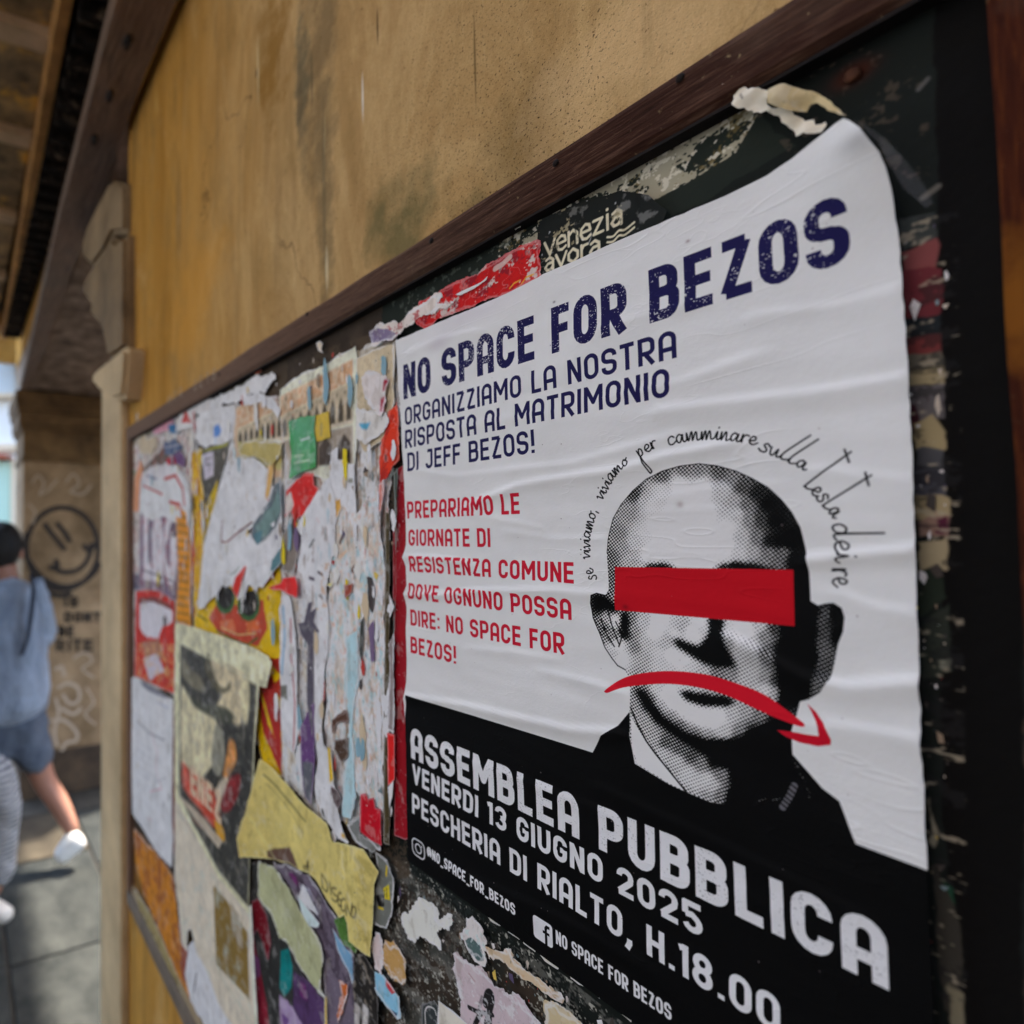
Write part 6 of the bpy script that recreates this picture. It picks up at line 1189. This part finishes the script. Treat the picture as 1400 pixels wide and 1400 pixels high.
# ---------------------------------------------------------------- people (skinned bodies)
def skinbody(name,joints,edges,mat,parent,sub=2,root=0):
    me=bpy.data.meshes.new(name); me.from_pydata([j[0] for j in joints],edges,[]); o=bpy.data.objects.new(name,me); COL.objects.link(o)
    md=o.modifiers.new('skin','SKIN'); sl=me.skin_vertices[0] if len(me.skin_vertices) else None
    if sl is None:
        bpy.context.view_layer.objects.active=o
    for i,j in enumerate(joints):
        r=j[1]; me.skin_vertices[0].data[i].radius=(r,r) if not hasattr(r,'__len__') else r
    me.skin_vertices[0].data[root].use_root=True
    md.use_smooth_shade=True; s=o.modifiers.new('sub','SUBSURF'); s.levels=sub; s.render_levels=sub
    if name in ('shirt','shorts','trousers'):
        s.levels=s.render_levels=4; tx=bpy.data.textures.get('cloth_folds') or bpy.data.textures.new('cloth_folds','CLOUDS'); tx.noise_scale=.09; tx.noise_depth=2
        dm=o.modifiers.new('folds','DISPLACE'); dm.texture=tx; dm.strength=.035; dm.mid_level=.5; dm.texture_coords='LOCAL'
    me.materials.append(mat); o.parent=parent; o.matrix_basis=Matrix.Translation(-Vector(parent.location)); return o
m_skin=NM('skin',.55,.4); m_skin.color((.36,.17,.11)); m_skin=m_skin.m
m_hair=simple('black_hair',(.008,.007,.007),(.02,.018,.016),90,.6,.6,.004,(1,1,.2))
m_shirt=simple('light_blue_shirt',(.24,.29,.37),(.50,.58,.70),7,.9,1.0,.03,(1,1,.45)); m_shorts=simple('slate_blue_shorts',(.08,.10,.14),(.17,.20,.25),9,.9,1.0,.02)
m_white=simple('white_canvas',(.62,.60,.55),(.75,.73,.68),30,.7,.3,.003); m_sole=NM('gum_sole',.7,.3); m_sole.color((.45,.30,.12)); m_sole=m_sole.m; m_strap=NM('navy_strap',.8,.2); m_strap.color((.02,.022,.035)); m_strap=m_strap.m
def ellip(name,c,rx,ry,rz,mat,parent,rot=None,nz=0,sq=None):
    bm=bmesh.new(); bmesh.ops.create_uvsphere(bm,u_segments=28,v_segments=18,radius=1)
    for v in bm.verts:
        p=Vector((v.co.x*rx,v.co.y*ry,v.co.z*rz))
        if sq: p=sq(p)
        if nz: p+=Vector(mnoise.noise_vector(p*22))*nz
        if rot: p=rot@p
        v.co=p+Vector(c)
    return obj(name,bm,mat,parent,True)
DP=3.05
def J(x,y,dd=0): return tuple(float(a) for a in D(x,y,DP+dd))
man=empty('person',(J(15,1200)[0],DP,0),'man in light blue shirt and slate shorts with white sneakers walking away past the pillar','person')
hip=J(20,985); 
def foot(parent,heel,toe,r=.042,mat=m_white):
    h=Vector(heel); t=Vector(toe); d=(t-h)
    k=r if r>1 else 1
    return skinbody('shoe',[(tuple(h+Vector((0,0,.02))),(.042*k,.050*k)),(tuple(h+d*.35+Vector((0,0,.012))),(.040*k,.048*k)),(tuple(h+d*.72),(.044*k,.036*k)),(tuple(t),(.034*k,.026*k))],[(0,1),(1,2),(2,3)],mat,parent)
# body, one continuous skin: pelvis 0, spine, neck, head; legs; arms
jt=[(hip,.115),(J(22,900),.125),(J(18,830),.135),(J(10,792),.06),(J(6,770),.052),(J(4,745),.075),
    (J(38,1005,.02),.085),(J(60,1068,.05),.060),(J(82,1100,.04),.055),(J(102,1142,.02),.036),
    (J(0,1005,-.02),.085),(J(-30,1080,-.10),.058),(J(-52,1180,-.16),.036),
    (J(50,815,.03),.055),(J(60,870,.12),.042),(J(46,915,.22),.033),(J(38,925,.30),.022),
    (J(-18,815,-.05),.055),(J(-8,880,-.10),.043),(J(0,935,-.10),.034),(J(4,960,-.12),.024)]
eg=[(0,1),(1,2),(2,3),(3,4),(4,5),(0,6),(6,7),(7,8),(8,9),(0,10),(10,11),(11,12),(2,13),(13,14),(14,15),(15,16),(2,17),(17,18),(18,19),(19,20)]
skinbody('body',jt,eg,m_skin,man)
# fingers of the near hand
hb=Vector(J(4,962,-.12))
for k in range(4): skinbody('finger',[(tuple(hb+Vector((.008*(k-1.5),.004*k,-.01))),.009),(tuple(hb+Vector((.010*(k-1.5),.006*k,-.045-.004*(k%2)))),.008),(tuple(hb+Vector((.009*(k-1.5)+.006,.006*k,-.075))),.007)],[(0,1),(1,2)],m_skin,man,1)
skinbody('thumb',[(tuple(hb+Vector((.018,0,.0))),.010),(tuple(hb+Vector((.034,-.005,-.03))),.009)],[(0,1)],m_skin,man,1)
hc=Vector(J(5,748)); 
ellip('hair',hc+Vector((.0,-.006,.004)),.092,.104,.122,m_hair,man,nz=.006,sq=lambda p:Vector((p.x*(1-.25*max(0,-p.z/.122)),p.y,max(p.z,-.098))))
for s_ in (-1,1): ellip('ear',hc+Vector((.083*s_-.004,.02,-.03)),.010,.020,.030,m_skin,man)
ellip('nose',hc+Vector((-.03,.098,-.045)),.014,.02,.022,m_skin,man)
skinbody('shirt',[(J(20,1000),(.215,.175)),(J(24,910),(.205,.165)),(J(22,840),(.200,.150)),(J(12,800),(.100,.085)),(J(10,790),(.068,.065)),(J(50,812,.02),(.075,.075)),(J(62,862,.11),(.066,.064)),(J(56,884,.15),(.064,.062)),(J(-18,812,-.05),(.078,.075)),(J(-6,868,-.09),(.070,.066)),(J(-4,898,-.10),(.070,.066))],[(0,1),(1,2),(2,3),(3,4),(2,5),(5,6),(6,7),(2,8),(8,9),(9,10)],m_shirt,man)
skinbody('shorts',[(J(22,950),(.185,.150)),(J(24,1000),(.185,.150)),(J(40,1010,.02),(.105,.1)),(J(58,1058,.04),(.105,.10)),(J(0,1010,-.02),(.105,.1)),(J(-26,1068,-.08),(.105,.10))],[(0,1),(1,2),(2,3),(1,4),(4,5)],m_shorts,man)
skinbody('backpack_strap',[(J(42,784,-.05),(.010,.008)),(J(46,806,-.150),(.011,.008)),(J(43,840,-.172),(.011,.008)),(J(38,872,-.178),(.010,.008)),(J(30,896,-.178),(.009,.008))],[(0,1),(1,2),(2,3),(3,4)],m_strap,man,1)
foot(man,J(112,1146,.02),J(76,1176,-.02),1.25); foot(man,J(-48,1192,-.16),J(-78,1196,-.2))
# second person, only a bent leg reaches into the frame
DP=2.5
wom=empty('person',(J(-60,1250)[0],DP,0),'person in striped loose trousers and white shoes stepping in at the left edge','person')
m_tr=NM('striped_trousers',.85,.2); wv=m_tr.n('ShaderNodeTexWave'); wv.wave_type='BANDS'; wv.bands_direction='Z'; wv.inputs['Scale'].default_value=15; wv.inputs['Distortion'].default_value=1.0; m_tr.l(m_tr.mp((.2,.2,1)),wv.inputs['Vector']); m_tr.color(m_tr.ramp(wv.outputs['Fac'],[(.40,(.16,.165,.18)),(.6,(.50,.51,.52))])); m_tr=m_tr.m
m_top=simple('grey_shirt',(.16,.16,.17),(.22,.22,.23),14,.9,.3,.01)
jt=[(J(-110,985),.115),(J(-112,900),.12),(J(-114,820),.13),(J(-112,775),.055),(J(-110,755),.05),(J(-108,728),.08),(J(-95,1005),.08),(J(-60,1120,.1),.06),(J(-90,1235,.25),.036),(J(-90,1005,-.03),.085),(J(6,1068,-.02),.044),(J(0,1140),.042),(J(-10,1225,.02),.036),(J(-78,815),.055),(J(-60,900),.042),(J(-50,960,-.05),.03),(J(-146,815),.055),(J(-160,900),.042),(J(-150,960,-.05),.03)]
eg=[(0,1),(1,2),(2,3),(3,4),(4,5),(0,6),(6,7),(7,8),(0,9),(9,10),(10,11),(11,12),(2,13),(13,14),(14,15),(2,16),(16,17),(17,18)]
skinbody('body',jt,eg,m_skin,wom)
skinbody('trousers',[(J(-110,975),.13),(J(-96,1000),.11),(J(-70,1100,.08),.085),(J(-84,1200,.2),.07),(J(-88,1008,-.03),.105),(J(4,1068,-.02),.074),(J(2,1130),.074),(J(-4,1212,.01),.062)],[(0,1),(1,2),(2,3),(0,4),(4,5),(5,6),(6,7)],m_tr,wom)
skinbody('shirt',[(J(-110,970),.14),(J(-112,890),.14),(J(-114,820),.14),(J(-112,785),.07),(J(-78,818),.07),(J(-66,870),.06),(J(-146,818),.07),(J(-156,870),.06)],[(0,1),(1,2),(2,3),(2,4),(4,5),(2,6),(6,7)],m_top,wom)
ellip('hair',Vector(J(-108,722)),.09,.1,.11,m_hair,wom,nz=.006)
foot(wom,J(-26,1244,.02),J(14,1252,-.06)); foot(wom,J(-92,1250,.25),J(-70,1256,.2))
